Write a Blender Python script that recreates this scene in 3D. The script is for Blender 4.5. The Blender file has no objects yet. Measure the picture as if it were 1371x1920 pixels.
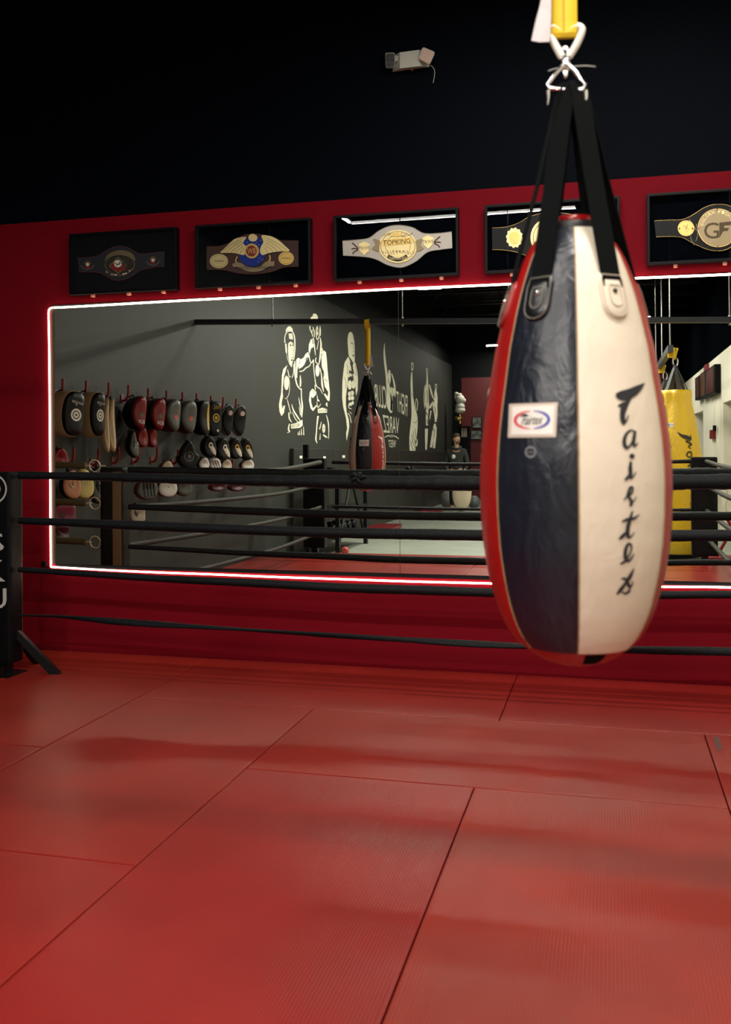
import bpy, math, random
import numpy as np
from mathutils import Vector, Matrix
random.seed(7)
SC = bpy.context.scene
COL = SC.collection
# ------------------------------------------------------------------ camera
F_PX, YAW, PIT, ROL, CY, CX = 1777.635, -0.251188, 0.003145, -0.0062786, 834.22, 685.5
H, D = 1.4, 5.894            # camera height, distance of the mirror wall
fw = Vector((math.sin(YAW)*math.cos(PIT), math.cos(YAW)*math.cos(PIT), math.sin(PIT)))
rt = fw.cross(Vector((0, 0, 1))).normalized(); up = rt.cross(fw)
rt, up = rt*math.cos(ROL)+up*math.sin(ROL), up*math.cos(ROL)-rt*math.sin(ROL)
cam = bpy.data.cameras.new('camera'); camo = bpy.data.objects.new('camera', cam); COL.objects.link(camo)
m = Matrix.Identity(4)
for i in range(3):
    m[i][0], m[i][1], m[i][2] = rt[i], up[i], -fw[i]
m.translation = (0, 0, H)
camo.matrix_world = m
cam.sensor_fit = 'VERTICAL'; cam.sensor_height = 36; cam.lens = F_PX*36/1920
cam.shift_y = -(960-CY)/1920; cam.shift_x = 0
cam.clip_start = .05; cam.clip_end = 100
cam.dof.use_dof = True; cam.dof.focus_distance = 7.2; cam.dof.aperture_fstop = 4.0
SC.camera = camo
# ------------------------------------------------------------------ view, world
SC.view_settings.view_transform = 'Standard'; SC.view_settings.look = 'None'
SC.view_settings.gamma = 1; SC.view_settings.use_curve_mapping = False
SC.view_settings.exposure = -0.17
w = bpy.data.worlds.new('world'); SC.world = w; w.use_nodes = True
w.node_tree.nodes['Background'].inputs[0].default_value = (.6, .8, 1, 1)
w.node_tree.nodes['Background'].inputs[1].default_value = 0.01
# strengths of the hall's lamps and the added ones (watts per fixture bar), built below with their housings
LAMP_W = dict(front=80, mid=78, right=105, bay=190, back=150, far=170)
LED_STRENGTH = 16.0

# ------------------------------------------------------------------ pixel -> place helpers
def ray(x, y): return fw + rt*((x-CX)/F_PX) - up*((y-CY)/F_PX)
def onY(x, y, Y): r = ray(x, y); return r*(Y/r.y)+Vector((0, 0, H))
def onX(x, y, X): r = ray(x, y); return r*(X/r.x)+Vector((0, 0, H))
def onZ(x, y, Z): r = ray(x, y); return r*((Z-H)/r.z)+Vector((0, 0, H))
def W(x, y, off=0.0): return onY(x, y, D-off)
def refl(p): return Vector((p[0], 2*D-p[1], p[2]))
def lin(c):
    c = c/255.0
    return c/12.92 if c <= .04045 else ((c+.055)/1.055)**2.4
def rgb(r, g, b): return (lin(r), lin(g), lin(b), 1)
XL, XR, YB, ZF, ZC = -4.43, 1.82, 2*D-27.5, -0.12, 5.2

# ------------------------------------------------------------------ materials
MATS = {}
def mat(name, col=None, rough=.6, metal=0, bump=0, scale=60, spec=.5, vary=0, vscale=4, detail=3, stretch=None, emit=None, estr=0, coat=0, objvar=0, bdist=.002):
    if name in MATS: return MATS[name]
    m = bpy.data.materials.new(name); m.use_nodes = True; nt = m.node_tree; N = nt.nodes; L = nt.links
    b = N['Principled BSDF']
    b.inputs['Base Color'].default_value = col; b.inputs['Roughness'].default_value = rough
    b.inputs['Metallic'].default_value = metal; b.inputs['Specular IOR Level'].default_value = spec
    b.inputs['Coat Weight'].default_value = coat
    if emit: b.inputs['Emission Color'].default_value = emit; b.inputs['Emission Strength'].default_value = estr
    tc = N.new('ShaderNodeTexCoord'); mp = N.new('ShaderNodeMapping'); L.new(tc.outputs['Object'], mp.inputs[0])
    if stretch: mp.inputs['Scale'].default_value = stretch
    if bump:
        n = N.new('ShaderNodeTexNoise'); n.inputs['Scale'].default_value = scale; n.inputs['Detail'].default_value = detail
        L.new(mp.outputs[0], n.inputs['Vector'])
        bp = N.new('ShaderNodeBump'); bp.inputs['Strength'].default_value = bump; bp.inputs['Distance'].default_value = bdist
        L.new(n.outputs['Fac'], bp.inputs['Height']); L.new(bp.outputs[0], b.inputs['Normal'])
    if vary or objvar:
        hs = N.new('ShaderNodeHueSaturation'); hs.inputs['Color'].default_value = col
        if vary:
            n2 = N.new('ShaderNodeTexNoise'); n2.inputs['Scale'].default_value = vscale; n2.inputs['Detail'].default_value = 5
            L.new(tc.outputs['Object'], n2.inputs['Vector'])
            mr = N.new('ShaderNodeMapRange'); mr.inputs[1].default_value = .3; mr.inputs[2].default_value = .7
            mr.inputs[3].default_value = 1-vary; mr.inputs[4].default_value = 1+vary
            L.new(n2.outputs['Fac'], mr.inputs[0]); L.new(mr.outputs[0], hs.inputs['Value'])
        L.new(hs.outputs[0], b.inputs['Base Color'])
    MATS[name] = m; return m

def wall_paint():
    m = bpy.data.materials.new('front_wall_paint'); m.use_nodes = True; N = m.node_tree.nodes; L = m.node_tree.links; b = N['Principled BSDF']
    g = N.new('ShaderNodeNewGeometry'); s = N.new('ShaderNodeSeparateXYZ'); L.new(g.outputs['Position'], s.inputs[0])
    c = N.new('ShaderNodeMath'); c.operation = 'GREATER_THAN'; c.inputs[1].default_value = 3.006; L.new(s.outputs['Z'], c.inputs[0])
    mx = N.new('ShaderNodeMix'); mx.data_type = 'RGBA'; L.new(c.outputs[0], mx.inputs[0])
    mx.inputs[6].default_value = (.165, .0036, .0100, 1); mx.inputs[7].default_value = (.0005, .0016, .0042, 1)
    n = N.new('ShaderNodeTexNoise'); n.inputs['Scale'].default_value = 55; n.inputs['Detail'].default_value = 6; L.new(g.outputs['Position'], n.inputs['Vector'])
    bp = N.new('ShaderNodeBump'); bp.inputs['Strength'].default_value = .35; bp.inputs['Distance'].default_value = .003
    L.new(n.outputs['Fac'], bp.inputs['Height']); L.new(bp.outputs[0], b.inputs['Normal'])
    L.new(mx.outputs[2], b.inputs['Base Color']); b.inputs['Roughness'].default_value = .65; b.inputs['Specular IOR Level'].default_value = .05
    return m
def mat_mats():
    # red judo mat: woven ridges along the long direction, small wear
    out = []
    for ax in (0, 1):
        m = bpy.data.materials.new('mat_vinyl_'+'xy'[ax]); m.use_nodes = True; N = m.node_tree.nodes; L = m.node_tree.links; b = N['Principled BSDF']
        tc = N.new('ShaderNodeTexCoord'); oi = N.new('ShaderNodeObjectInfo'); g = N.new('ShaderNodeNewGeometry')
        wv = N.new('ShaderNodeTexWave'); wv.wave_type = 'BANDS'; wv.bands_direction = 'Y' if ax == 0 else 'X'
        wv.inputs['Scale'].default_value = 30; wv.inputs['Distortion'].default_value = .0; L.new(g.outputs['Position'], wv.inputs['Vector'])
        n = N.new('ShaderNodeTexNoise'); n.inputs['Scale'].default_value = 160; n.inputs['Detail'].default_value = 2; L.new(g.outputs['Position'], n.inputs['Vector'])
        ad = N.new('ShaderNodeMath'); ad.operation = 'MULTIPLY_ADD'; L.new(n.outputs['Fac'], ad.inputs[0]); ad.inputs[1].default_value = .7; L.new(wv.outputs['Fac'], ad.inputs[2])
        bp = N.new('ShaderNodeBump'); bp.inputs['Strength'].default_value = .45; bp.inputs['Distance'].default_value = .0008
        L.new(ad.outputs[0], bp.inputs['Height']); L.new(bp.outputs[0], b.inputs['Normal'])
        n2 = N.new('ShaderNodeTexNoise'); n2.inputs['Scale'].default_value = 2.2; n2.inputs['Detail'].default_value = 6; L.new(g.outputs['Position'], n2.inputs['Vector'])
        mr = N.new('ShaderNodeMapRange'); mr.inputs[1].default_value = .3; mr.inputs[2].default_value = .7; mr.inputs[3].default_value = .88; mr.inputs[4].default_value = 1.1
        L.new(n2.outputs['Fac'], mr.inputs[0])
        mx = N.new('ShaderNodeMix'); mx.data_type = 'RGBA'; L.new(oi.outputs['Random'], mx.inputs[0])
        mx.inputs[6].default_value = (.25, .020, .010, 1); mx.inputs[7].default_value = (.225, .0135, .0125, 1)
        hs = N.new('ShaderNodeHueSaturation'); L.new(mx.outputs[2], hs.inputs['Color']); L.new(mr.outputs[0], hs.inputs['Value'])
        L.new(hs.outputs[0], b.inputs['Base Color'])
        mr2 = N.new('ShaderNodeMapRange'); mr2.inputs[3].default_value = .27; mr2.inputs[4].default_value = .31; L.new(n2.outputs['Fac'], mr2.inputs[0])
        L.new(mr2.outputs[0], b.inputs['Roughness']); b.inputs['Specular IOR Level'].default_value = .5
        out.append(m)
    return out
def glass_mat():
    m = bpy.data.materials.new('case_glass'); m.use_nodes = True; N = m.node_tree.nodes; L = m.node_tree.links
    N.remove(N['Principled BSDF'])
    t = N.new('ShaderNodeBsdfTransparent'); g = N.new('ShaderNodeBsdfGlossy'); g.inputs['Roughness'].default_value = .0
    f = N.new('ShaderNodeFresnel'); f.inputs['IOR'].default_value = 1.36; x = N.new('ShaderNodeMixShader')
    L.new(f.outputs[0], x.inputs[0]); L.new(t.outputs[0], x.inputs[1]); L.new(g.outputs[0], x.inputs[2]); L.new(x.outputs[0], N['Material Output'].inputs[0])
    return m

# ------------------------------------------------------------------ mesh builder
class MB:
    def __init__(s): s.v = []; s.f = []; s.sm = []
    def add(s, vs, fs, smooth=False):
        o = len(s.v); s.v += [Vector(q) for q in vs]
        for f in fs: s.f.append([i+o for i in f]); s.sm.append(smooth)
        return s
    def box(s, c, d, R=None, bev=0):
        c = Vector(c); hx, hy, hz = d[0]/2, d[1]/2, d[2]/2
        if bev <= 0:
            vs = [Vector((x, y, z)) for x in (-hx, hx) for y in (-hy, hy) for z in (-hz, hz)]
            fs = [(0, 1, 3, 2), (4, 6, 7, 5), (0, 4, 5, 1), (2, 3, 7, 6), (0, 2, 6, 4), (1, 5, 7, 3)]
        else:
            import bmesh
            bm = bmesh.new(); bmesh.ops.create_cube(bm, size=1)
            for v in bm.verts: v.co = Vector((v.co.x*d[0], v.co.y*d[1], v.co.z*d[2]))
            bmesh.ops.bevel(bm, geom=list(bm.edges), offset=bev, segments=2, profile=.7, affect='EDGES')
            bm.verts.index_update(); vs = [v.co.copy() for v in bm.verts]; fs = [[v.index for v in f.verts] for f in bm.faces]; bm.free()
        if R is not None: vs = [R @ v for v in vs]
        return s.add([v+c for v in vs], fs)
    def ring_loft(s, rings, closed=True, cap=True, smooth=True):
        n = len(rings[0]); vs = [p for r in rings for p in r]; fs = []
        for i in range(len(rings)-1):
            for j in range(n if closed else n-1):
                k = (j+1) % n; fs.append((i*n+j, i*n+k, (i+1)*n+k, (i+1)*n+j))
        s.add(vs, fs, smooth)
        if cap and closed:
            s.add(rings[0], [list(range(n))[::-1]]); s.add(rings[-1], [list(range(n))])
        return s
    def tube(s, pts, r, n=10, closed=False, ell=1.0, twist=None, cap=True):
        pts = [Vector(p) for p in pts]; N = len(pts); rings = []
        if not hasattr(r, '__len__'): r = [r]*N
        ref = None
        for i, p in enumerate(pts):
            if closed: t = pts[(i+1) % N]-pts[i-1]
            else: t = pts[min(i+1, N-1)]-pts[max(i-1, 0)]
            t = t.normalized()
            if ref is None: ref = Vector((0, 0, 1)) if abs(t.z) < .9 else Vector((1, 0, 0))
            a = t.cross(ref)
            if a.length < 1e-4: a = t.orthogonal()
            a.normalize(); b = a.cross(t); ref = b
            tw = twist[i] if twist else 0
            ring = []
            for k in range(n):
                th = 2*math.pi*k/n; x = math.cos(th)*r[i]; y = math.sin(th)*r[i]*ell
                x, y = x*math.cos(tw)-y*math.sin(tw), x*math.sin(tw)+y*math.cos(tw)
                ring.append(p+a*x+b*y)
            rings.append(ring)
        if closed: rings.append(rings[0]); return s.ring_loft(rings, cap=False)
        return s.ring_loft(rings, cap=cap)
    def lathe(s, c, prof, n=32, ax='z', cap=True):
        c = Vector(c); rings = []
        for r, z in prof:
            ring = []
            for k in range(n):
                a = 2*math.pi*k/n
                if ax == 'z': q = Vector((r*math.cos(a), r*math.sin(a), z))
                elif ax == 'y': q = Vector((r*math.cos(a), z, r*math.sin(a)))
                else: q = Vector((z, r*math.cos(a), r*math.sin(a)))
                ring.append(c+q)
            rings.append(ring)
        return s.ring_loft(rings, cap=cap)
    def prism(s, poly, fa, fb):
        # poly: 2-D points; fa, fb map (u,v) -> 3-D of the two faces
        A = [fa(*p) for p in poly]; B = [fb(*p) for p in poly]; n = len(poly)
        s.add(A+B, [list(range(n)), list(range(n, 2*n))[::-1]]+[(i, i+n, (i+1) % n+n, (i+1) % n) for i in range(n)])
        return s
    def strip(s, A, B, smooth=False):
        n = len(A); return s.add(list(A)+list(B), [(i, i+1, n+i+1, n+i) for i in range(n-1)], smooth)
    def build(s, name, m, parent=None, loc=None, mirror=False):
        vs = [refl(v) for v in s.v] if mirror else s.v
        fs = [f[::-1] for f in s.f] if mirror else s.f
        o_ = Vector((0, 0, 0))
        if parent is not None:
            q = parent
            while q.parent: q = q.parent
            o_ = q.location
        elif loc is not None: o_ = Vector(loc)
        me = bpy.data.meshes.new(name); me.from_pydata([tuple(v-o_) for v in vs], [], fs)
        me.polygons.foreach_set('use_smooth', s.sm); me.update()
        import bmesh
        bm = bmesh.new(); bm.from_mesh(me); bmesh.ops.recalc_face_normals(bm, faces=bm.faces); bm.to_mesh(me); bm.free()
        me.materials.append(m)
        o = bpy.data.objects.new(name, me); COL.objects.link(o)
        if parent is not None: o.parent = parent
        elif loc is not None: o.location = loc
        return o
def tag(o, label=None, cat=None, group=None, kind=None):
    if label: o['label'] = label
    if cat: o['category'] = cat
    if group: o['group'] = group
    if kind: o['kind'] = kind
    return o
def empty(name, loc, label, cat, group=None):
    o = bpy.data.objects.new(name, None); COL.objects.link(o); o.location = loc; o.empty_display_size = .1
    return tag(o, label, cat, group)
def copy_tree(o, parent=None):
    c = o.copy(); COL.objects.link(c); c.parent = parent
    for ch in o.children: copy_tree(ch, c)
    return c
def smooth_pts(pts, k=6, closed=False):
    P = [np.array(p, float) for p in pts]; n = len(P); out = []
    rng = range(n if closed else n-1)
    for i in rng:
        if closed: a, b, c, d = P[i-1], P[i], P[(i+1) % n], P[(i+2) % n]
        else: a, b, c, d = P[max(i-1, 0)], P[i], P[i+1], P[min(i+2, n-1)]
        for j in range(k):
            t = j/k
            out.append(.5*((2*b)+(-a+c)*t+(2*a-5*b+4*c-d)*t*t+(-a+3*b-3*c+d)*t**3))
    if not closed: out.append(P[-1])
    return [tuple(q) for q in out]
def stroke2d(pts, wd, k=6):
    # ribbon of varying width: returns left and right polylines in 2-D
    if not hasattr(wd, '__len__'): wd = [wd]*len(pts)
    q = smooth_pts([(p[0], p[1], w_) for p, w_ in zip(pts, wd)], k)
    Lf, Rt = [], []
    for i in range(len(q)):
        a = q[max(i-1, 0)]; b = q[min(i+1, len(q)-1)]; dx, dy = b[0]-a[0], b[1]-a[1]; l = math.hypot(dx, dy) or 1
        nx, ny = -dy/l, dx/l; h = abs(q[i][2])/2
        Lf.append((q[i][0]+nx*h, q[i][1]+ny*h)); Rt.append((q[i][0]-nx*h, q[i][1]-ny*h))
    return Lf, Rt
def ell(cx, cy, rx, ry, n=28, rot=0):
    return [(cx+rx*math.cos(t)*math.cos(rot)-ry*math.sin(t)*math.sin(rot), cy+rx*math.cos(t)*math.sin(rot)+ry*math.sin(t)*math.cos(rot)) for t in [2*math.pi*i/n for i in range(n)]]
_tc = {}
def text2d(s, shear=0):
    # outline mesh of a word, normalised to width 1 x height 1 (v down)
    if (s, shear) in _tc: return _tc[(s, shear)]
    cu = bpy.data.curves.new('t', 'FONT'); cu.body = s; cu.shear = shear; cu.resolution_u = 3
    ob = bpy.data.objects.new('t', cu); COL.objects.link(ob)
    dg = bpy.context.evaluated_depsgraph_get(); dg.update(); me = bpy.data.meshes.new_from_object(ob.evaluated_get(dg))
    v = [(q.co.x, q.co.y) for q in me.vertices]; f = [list(p.vertices) for p in me.polygons]
    bpy.data.objects.remove(ob); bpy.data.curves.remove(cu); bpy.data.meshes.remove(me)
    x0, x1 = min(a for a, b in v), max(a for a, b in v); y0, y1 = min(b for a, b in v), max(b for a, b in v)
    r = ([((a-x0)/(x1-x0), 1-(b-y0)/(y1-y0)) for a, b in v], f); _tc[(s, shear)] = r; return r
class Paint:
    # flat marks laid on a surface; S(u,v,off) maps drawing coordinates to the surface
    def __init__(s, S, off=.001): s.S = S; s.off = off; s.mb = MB()
    def poly(s, pts, sm=0):
        if sm: pts = smooth_pts(pts, sm, True)
        s.mb.add([s.S(p[0], p[1], s.off) for p in pts], [list(range(len(pts)))]); return s
    def stroke(s, pts, wd, k=6):
        A, B = stroke2d(pts, wd, k); s.mb.strip([s.S(p[0], p[1], s.off) for p in A], [s.S(p[0], p[1], s.off) for p in B]); return s
    def ring(s, cx, cy, rx, ry, w_, n=32):
        A = ell(cx, cy, rx, ry, n); B = ell(cx, cy, rx-w_, ry-w_*ry/rx, n); A.append(A[0]); B.append(B[0])
        s.mb.strip([s.S(p[0], p[1], s.off) for p in A], [s.S(p[0], p[1], s.off) for p in B]); return s
    def text(s, t, q, flip=False, shear=0):
        # q: corners tl, tr, br, bl in drawing coordinates
        v, f = text2d(t, shear); P = []
        for a, b in v:
            if flip: a = 1-a
            x = (1-b)*((1-a)*q[0][0]+a*q[1][0])+b*((1-a)*q[3][0]+a*q[2][0])
            y = (1-b)*((1-a)*q[0][1]+a*q[1][1])+b*((1-a)*q[3][1]+a*q[2][1])
            P.append(s.S(x, y, s.off))
        s.mb.add(P, f); return s
    def box(s, x0, y0, x1, y1): return s.poly([(x0, y0), (x1, y0), (x1, y1), (x0, y1)])
    def build(s, name, m, parent=None, loc=None, mirror=False): return s.mb.build(name, m, parent, loc, mirror)

# ------------------------------------------------------------------ shared materials
M_BLK = mat('black_paint', (.0016, .0024, .0034, 1), .6, spec=.12, bump=.1, scale=80)
M_BLKM = mat('black_metal', (.003, .0045, .006, 1), .4, .1, spec=.3, bump=.1, scale=120)
M_GREY = mat('grey_wall_paint', (.0185, .0215, .0175, 1), .62, bump=.4, scale=40, vary=.12, vscale=1.3, spec=.35)
M_RED = mat('red_paint', (.20, .006, .010, 1), .45, bump=.15, scale=60)
M_WHITE = mat('white_paint', (.72, .70, .62, 1), .6, bump=.1, scale=60)
M_MURAL = mat('mural_cream_paint', (.74, .72, .56, 1), .65, bump=.2, scale=50)
M_CHROME = mat('chrome', (.8, .8, .82, 1), .15, 1, bump=.05, scale=30)
M_GOLD = mat('gold_plate', (.72, .50, .16, 1), .3, 1, bump=.5, scale=220, bdist=.002)
M_GOLD2 = mat('pale_gold_plate', (.82, .68, .34, 1), .32, 1, bump=.5, scale=260, bdist=.002)
M_DULLGOLD = mat('brushed_bronze', (.34, .27, .16, 1), .42, .9, bump=.4, scale=240)
M_DARK = mat('engraving', (.015, .012, .01, 1), .5)
M_WEB = mat('black_webbing', (.0018, .0028, .003, 1), .9, spec=.08, bump=.5, scale=400)
M_YWEB = mat('yellow_webbing', (.72, .47, .008, 1), .6, bump=.5, scale=300)
M_FELT = mat('black_felt', (.0010, .002, .0042, 1), .95, spec=.03, bump=.2, scale=300)
M_ROPE = mat('rope_cover', (.0016, .0036, .0055, 1), .6, spec=.22, bump=.8, scale=90, detail=5, bdist=.004)
M_ROPEG = mat('rope_cover_grey', (.026, .027, .020, 1), .65, spec=.25, bump=.8, scale=90, detail=5, bdist=.004)

# ================================================================== ROOM
b = MB(); t_ = .15
b.add([(XL-.0, D, ZF), (4.2, D, ZF), (4.2, D, ZC), (XL, D, ZC), (XL, D+t_, ZF), (4.2, D+t_, ZF), (4.2, D+t_, ZC), (XL, D+t_, ZC)],
      [(0, 1, 2, 3), (4, 5, 6, 7), (0, 1, 5, 4), (3, 2, 6, 7), (0, 3, 7, 4), (1, 2, 6, 5)])
tag(b.build('wall_front', wall_paint()), kind='structure')
tag(MB().box((XL-.1, (D+YB)/2, (ZF+3.8)/2-.05), (.2, D-YB+.6, 3.8-ZF+.1)).build('wall_left', M_GREY), kind='structure')
tag(MB().box((XL-.1, (D+YB)/2, (3.8+ZC)/2+.05), (.2, D-YB+.6, ZC-3.8+.1)).build('wall_left_upper', M_BLK), kind='structure')
tag(MB().box(((XL+XR)/2+.5, YB-.1, (ZF+ZC)/2), (XR-XL+2, .2, ZC-ZF+.2)).build('wall_back', M_BLK), kind='structure')
tag(MB().box(((XL+XR)/2+.5, (D+YB)/2, ZF-.1), (XR-XL+2, D-YB+.6, .2)).build('floor', mat('grey_rubber_floor', (.20, .22, .18, 1), .5, bump=.3, scale=120, vary=.1)), kind='structure')
tag(MB().box(((XL+XR)/2+.5, (D+YB)/2, ZC+.1), (XR-XL+2.5, D-YB+1, .2)).build('ceiling', M_BLK), kind='structure')
# red paint field of the back wall
tag(MB().box(((-4.15+XR)/2, YB+.01, 1.65), (XR+4.15, .02, 3.55)).build('trim_1', mat('dark_red_paint', (.075, .0015, .003, 1), .6, bump=.2, scale=50)), kind='structure')
# right wall: white below 2.95 m, black above, with door recesses
M_WW = mat('warm_white_wall', (.74, .71, .58, 1), .7, bump=.15, scale=60)
b = MB()
recs = [(2*D-22.1, 2*D-19.9), (2*D-16.5, 2*D-14.2), (2*D-11.5, 2*D-9.4)]
ys = [YB]+[q for r in sorted(recs) for q in r]+[D]
for i in range(0, len(ys), 2):
    b.box((XR+.2, (ys[i]+ys[i+1])/2, (ZF+2.1)/2), (.4, ys[i+1]-ys[i], 2.1-ZF))
b.box((XR+.2, (YB+D)/2, 2.52), (.4, D-YB, .84))
b.box((XR+.45, (YB+D)/2, 1.4), (.1, D-YB, 3.1))
tag(b.build('wall_right', M_WW), kind='structure')
tag(MB().box((XR+.2, (YB+D)/2, (2.94+ZC)/2), (.4, D-YB, ZC-2.94)).build('wall_right_upper', mat('matt_black_paint', (.0016, .0024, .0034, 1), .95, spec=0)), kind='structure')
for k, r in enumerate(sorted(recs)[:2]):
    tag(MB().box((XR+.37, r[0]+.45, 1.0), (.06, .9, 2.2)).box((XR+.33, r[0]+.1, 1.2), (.03, .06, .3)).build('door_%d' % (k+1), M_BLK), kind='structure')
# ceiling joists
for k in range(12):
    yy = 3.5-k*1.75
    b = MB().box(((XL+XR)/2, yy, ZC-.42), (XR-XL, .06, .05)).box(((XL+XR)/2, yy, ZC-.06), (XR-XL, .06, .05))
    n = 10
    for i in range(n):
        x0 = XL+(XR-XL)*i/n; x1 = XL+(XR-XL)*(i+.5)/n; x2 = XL+(XR-XL)*(i+1)/n
        b.tube([(x0, yy, ZC-.06), (x1, yy, ZC-.42)], .012, 6).tube([(x1, yy, ZC-.42), (x2, yy, ZC-.06)], .012, 6)
    tag(b.build('ceiling_joist', M_BLKM), kind='structure')

# ------------------------------------------------------------------ lamps
M_DIFF = mat('lamp_diffuser', (.9, .9, .9, 1), .5, emit=(1, .95, .88, 1), estr=14)
def lamp_bar(name, a, c, watts, label, group='linear pendant lamps', w_=.04, col=(1, .93, .84)):
    a = Vector(a); c = Vector(c); mid = (a+c)/2; d = c-a; L_ = d.length; ang = math.atan2(d.y, d.x)
    R = Matrix.Rotation(ang, 3, 'Z')
    e = empty(name, mid, label, 'lamp', group)
    MB().box(mid+Vector((0, 0, .05)), (L_, w_, .06), R).build('housing', M_BLKM, e)
    MB().box(mid+Vector((0, 0, .012)), (L_-.01, w_*.85, .02), R).build('diffuser', M_DIFF, e)
    for s in (-.4, .4):
        q = mid+R @ Vector((L_*s, 0, 0)); MB().tube([(q.x, q.y, mid.z+.08), (q.x, q.y, ZC-.3)], .004, 6).build('suspension_wire', M_CHROME, e)
    li = bpy.data.lights.new('tube_light', 'AREA'); li.shape = 'RECTANGLE'; li.size = L_; li.size_y = w_; li.energy = watts; li.color = col
    lo = bpy.data.objects.new('tube_light', li); COL.objects.link(lo); lo.parent = e; lo.location = (0, 0, -.008); lo.rotation_euler = (0, 0, ang)
    return e
R2 = lambda x, yv: (x, 2*D-yv, 4.2)
G = 'linear pendant lamps'
lamp_bar('pendant_lamp', R2(-3.09, 11.50), R2(-1.72, 11.48), LAMP_W['mid']*.12, 'white linear lamp whose reflection crosses the glass over the white belt')
lamp_bar('pendant_lamp', R2(-1.70, 11.48), R2(-.36, 11.46), LAMP_W['mid']*.8, 'white linear lamp continuing the bar towards the bag, reflected over the half hidden belt')
lamp_bar('pendant_lamp', R2(-2.46, 11.03), R2(-1.78, 11.04), LAMP_W['mid']*.3, 'short white linear lamp reflected above the long bar in the white belt case glass')
lamp_bar('pendant_lamp', R2(-3.12, 11.02), R2(-3.095, 11.45), LAMP_W['mid']*.25, 'stub of white linear lamp turning the corner beside the long bar')
lamp_bar('pendant_lamp', (.1, 1.3, 4.2), (1.2, 1.3, 4.2), LAMP_W['right'], 'added white linear lamp above and to the right of the foreground bag')  # extra lamp, out of view, added to light the bag from upper right
lamp_bar('pendant_lamp', (-.9, 4.15, 4.2), (1.2, 4.15, 4.2), LAMP_W['front'], 'white linear lamp over the mats just in front of the mirror wall')
R3 = lambda x, yv: (x, 2*D-yv, 3.78)
lamp_bar('pendant_lamp', R3(-2.75, 13.95), R3(-2.40, 13.95), LAMP_W['bay'], 'short white lamp whose reflection touches the light strip at the mirror top', w_=.12)
lamp_bar('pendant_lamp', R3(-.62, 13.95), R3(-.22, 13.95), LAMP_W['bay'], 'short white lamp hidden behind the teardrop bag in the mirror', w_=.12)
lamp_bar('pendant_lamp', R2(-.9, 17.6), R2(.4, 17.6), LAMP_W['back'], 'added unseen long linear lamp over the middle of the hall')  # added fill lamp, kept hidden behind the bag, lights the mural wall
lamp_bar('pendant_lamp', R2(-3.25, 26.2), R2(-2.65, 26.2), LAMP_W['far']*.5, 'white lamp near the back wall reflected left of the teardrop bag')
lamp_bar('pendant_lamp', R2(-1.9, 21.5), R2(.9, 21.5), LAMP_W['far'], 'added unseen long linear lamp over the rear of the hall')  # another added fill lamp behind the bag, raises general light at the rear

# ------------------------------------------------------------------ mats
MX, MY = mat_mats()
cols = [-4.41, -3.59, -2.587, -1.549, -.546, .44, 1.46]
def floor_mat(x0, x1, y0, y1, ax, label):
    g = .004; c = Vector(((x0+x1)/2, (y0+y1)/2, -.06))
    o = MB().box(c, (x1-x0-g, y1-y0-g, .12), bev=.007).build('floor_mat', (MX, MY)[ax], loc=(c.x, c.y, ZF))
    return tag(o, label, 'mat', 'red floor mats')
YW = D-.012; Y1 = 4.872; Y2 = 3.893; Y3 = 1.89; Y4 = -.11
ML = [
 (-2.587, -.554, Y1, YW, 0, 'red floor mat lying along the wall left of the seam under the teardrop bag'),
 (-.554, 1.46, Y1, YW, 0, 'red floor mat along the wall behind and right of the teardrop bag'),
 (-1.549, .44, Y2, Y1, 0, 'bright orange-red floor mat lying crosswise with the long shadow bands, in the centre'),
 (.44, 1.46, Y3+1, Y1, 1, 'red floor mat with a dark scuff at the right edge of the picture'),
 (-.546, .44, Y3, Y2, 1, 'ribbed red floor mat at the bottom right, right of the steep dark seam'),
 (-1.549, -.546, Y3, Y2, 1, 'big red floor mat at the bottom centre between the two long slanting seams'),
 (-2.587, -1.549, 2.9, Y1, 1, 'red floor mat left of the long diagonal seam, crossed by the broad shadow'),
 (-2.587, -1.549, .9, 2.9, 1, 'red floor mat at the bottom left corner of the picture'),
 (-3.59, -2.587, 3.95, YW, 1, 'shiny red floor mat by the left post, reaching back to the wall'),
 (-3.59, -2.587, 1.95, 3.95, 1, 'dark red floor mat at the left edge, below the short cross seam'),
 (-4.41, -3.59, 3.95, YW, 1, 'narrow dark red floor mat under the left corner post'),
 (-4.41, -3.59, 1.95, 3.95, 1, 'narrow red floor mat outside the left ropes in front of the post'),
]
for a in ML: floor_mat(*a)
hid = 'red floor mat seen only in the mirror'
for (x0, x1, y0, y1, l) in [(-4.41, -3.59, -.05, 1.95, ', left of the ring ropes'), (-3.59, -2.587, -.42, 1.95, ', beside the left ring ropes'),
    (-2.587, -1.549, -.42, .9, ', left of the reflected slanting seam'), (-1.549, -.546, -.42, Y3, ', between the two reflected slanting seams'),
    (-.546, .44, -.42, Y3, ', right of the second reflected seam'), (.44, 1.46, -.42, Y3+1, ', in front of the yellow bag')]:
    floor_mat(x0, x1, y0, y1, 1, hid+l)
# scuff on the right mat
P = Paint(lambda x, y, o: onZ(x, y, o), .0012)
P.poly([(1338, 1383), (1346, 1380), (1352, 1392), (1354, 1404), (1346, 1408), (1341, 1396)], 3)
tag(P.build('scuff_mark', mat('grey_scuff', (.10, .035, .03, 1), .7), loc=(.62, 4.7, .0012)), 'small grey scuff on the red mat at the right edge', 'scuff mark')

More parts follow.
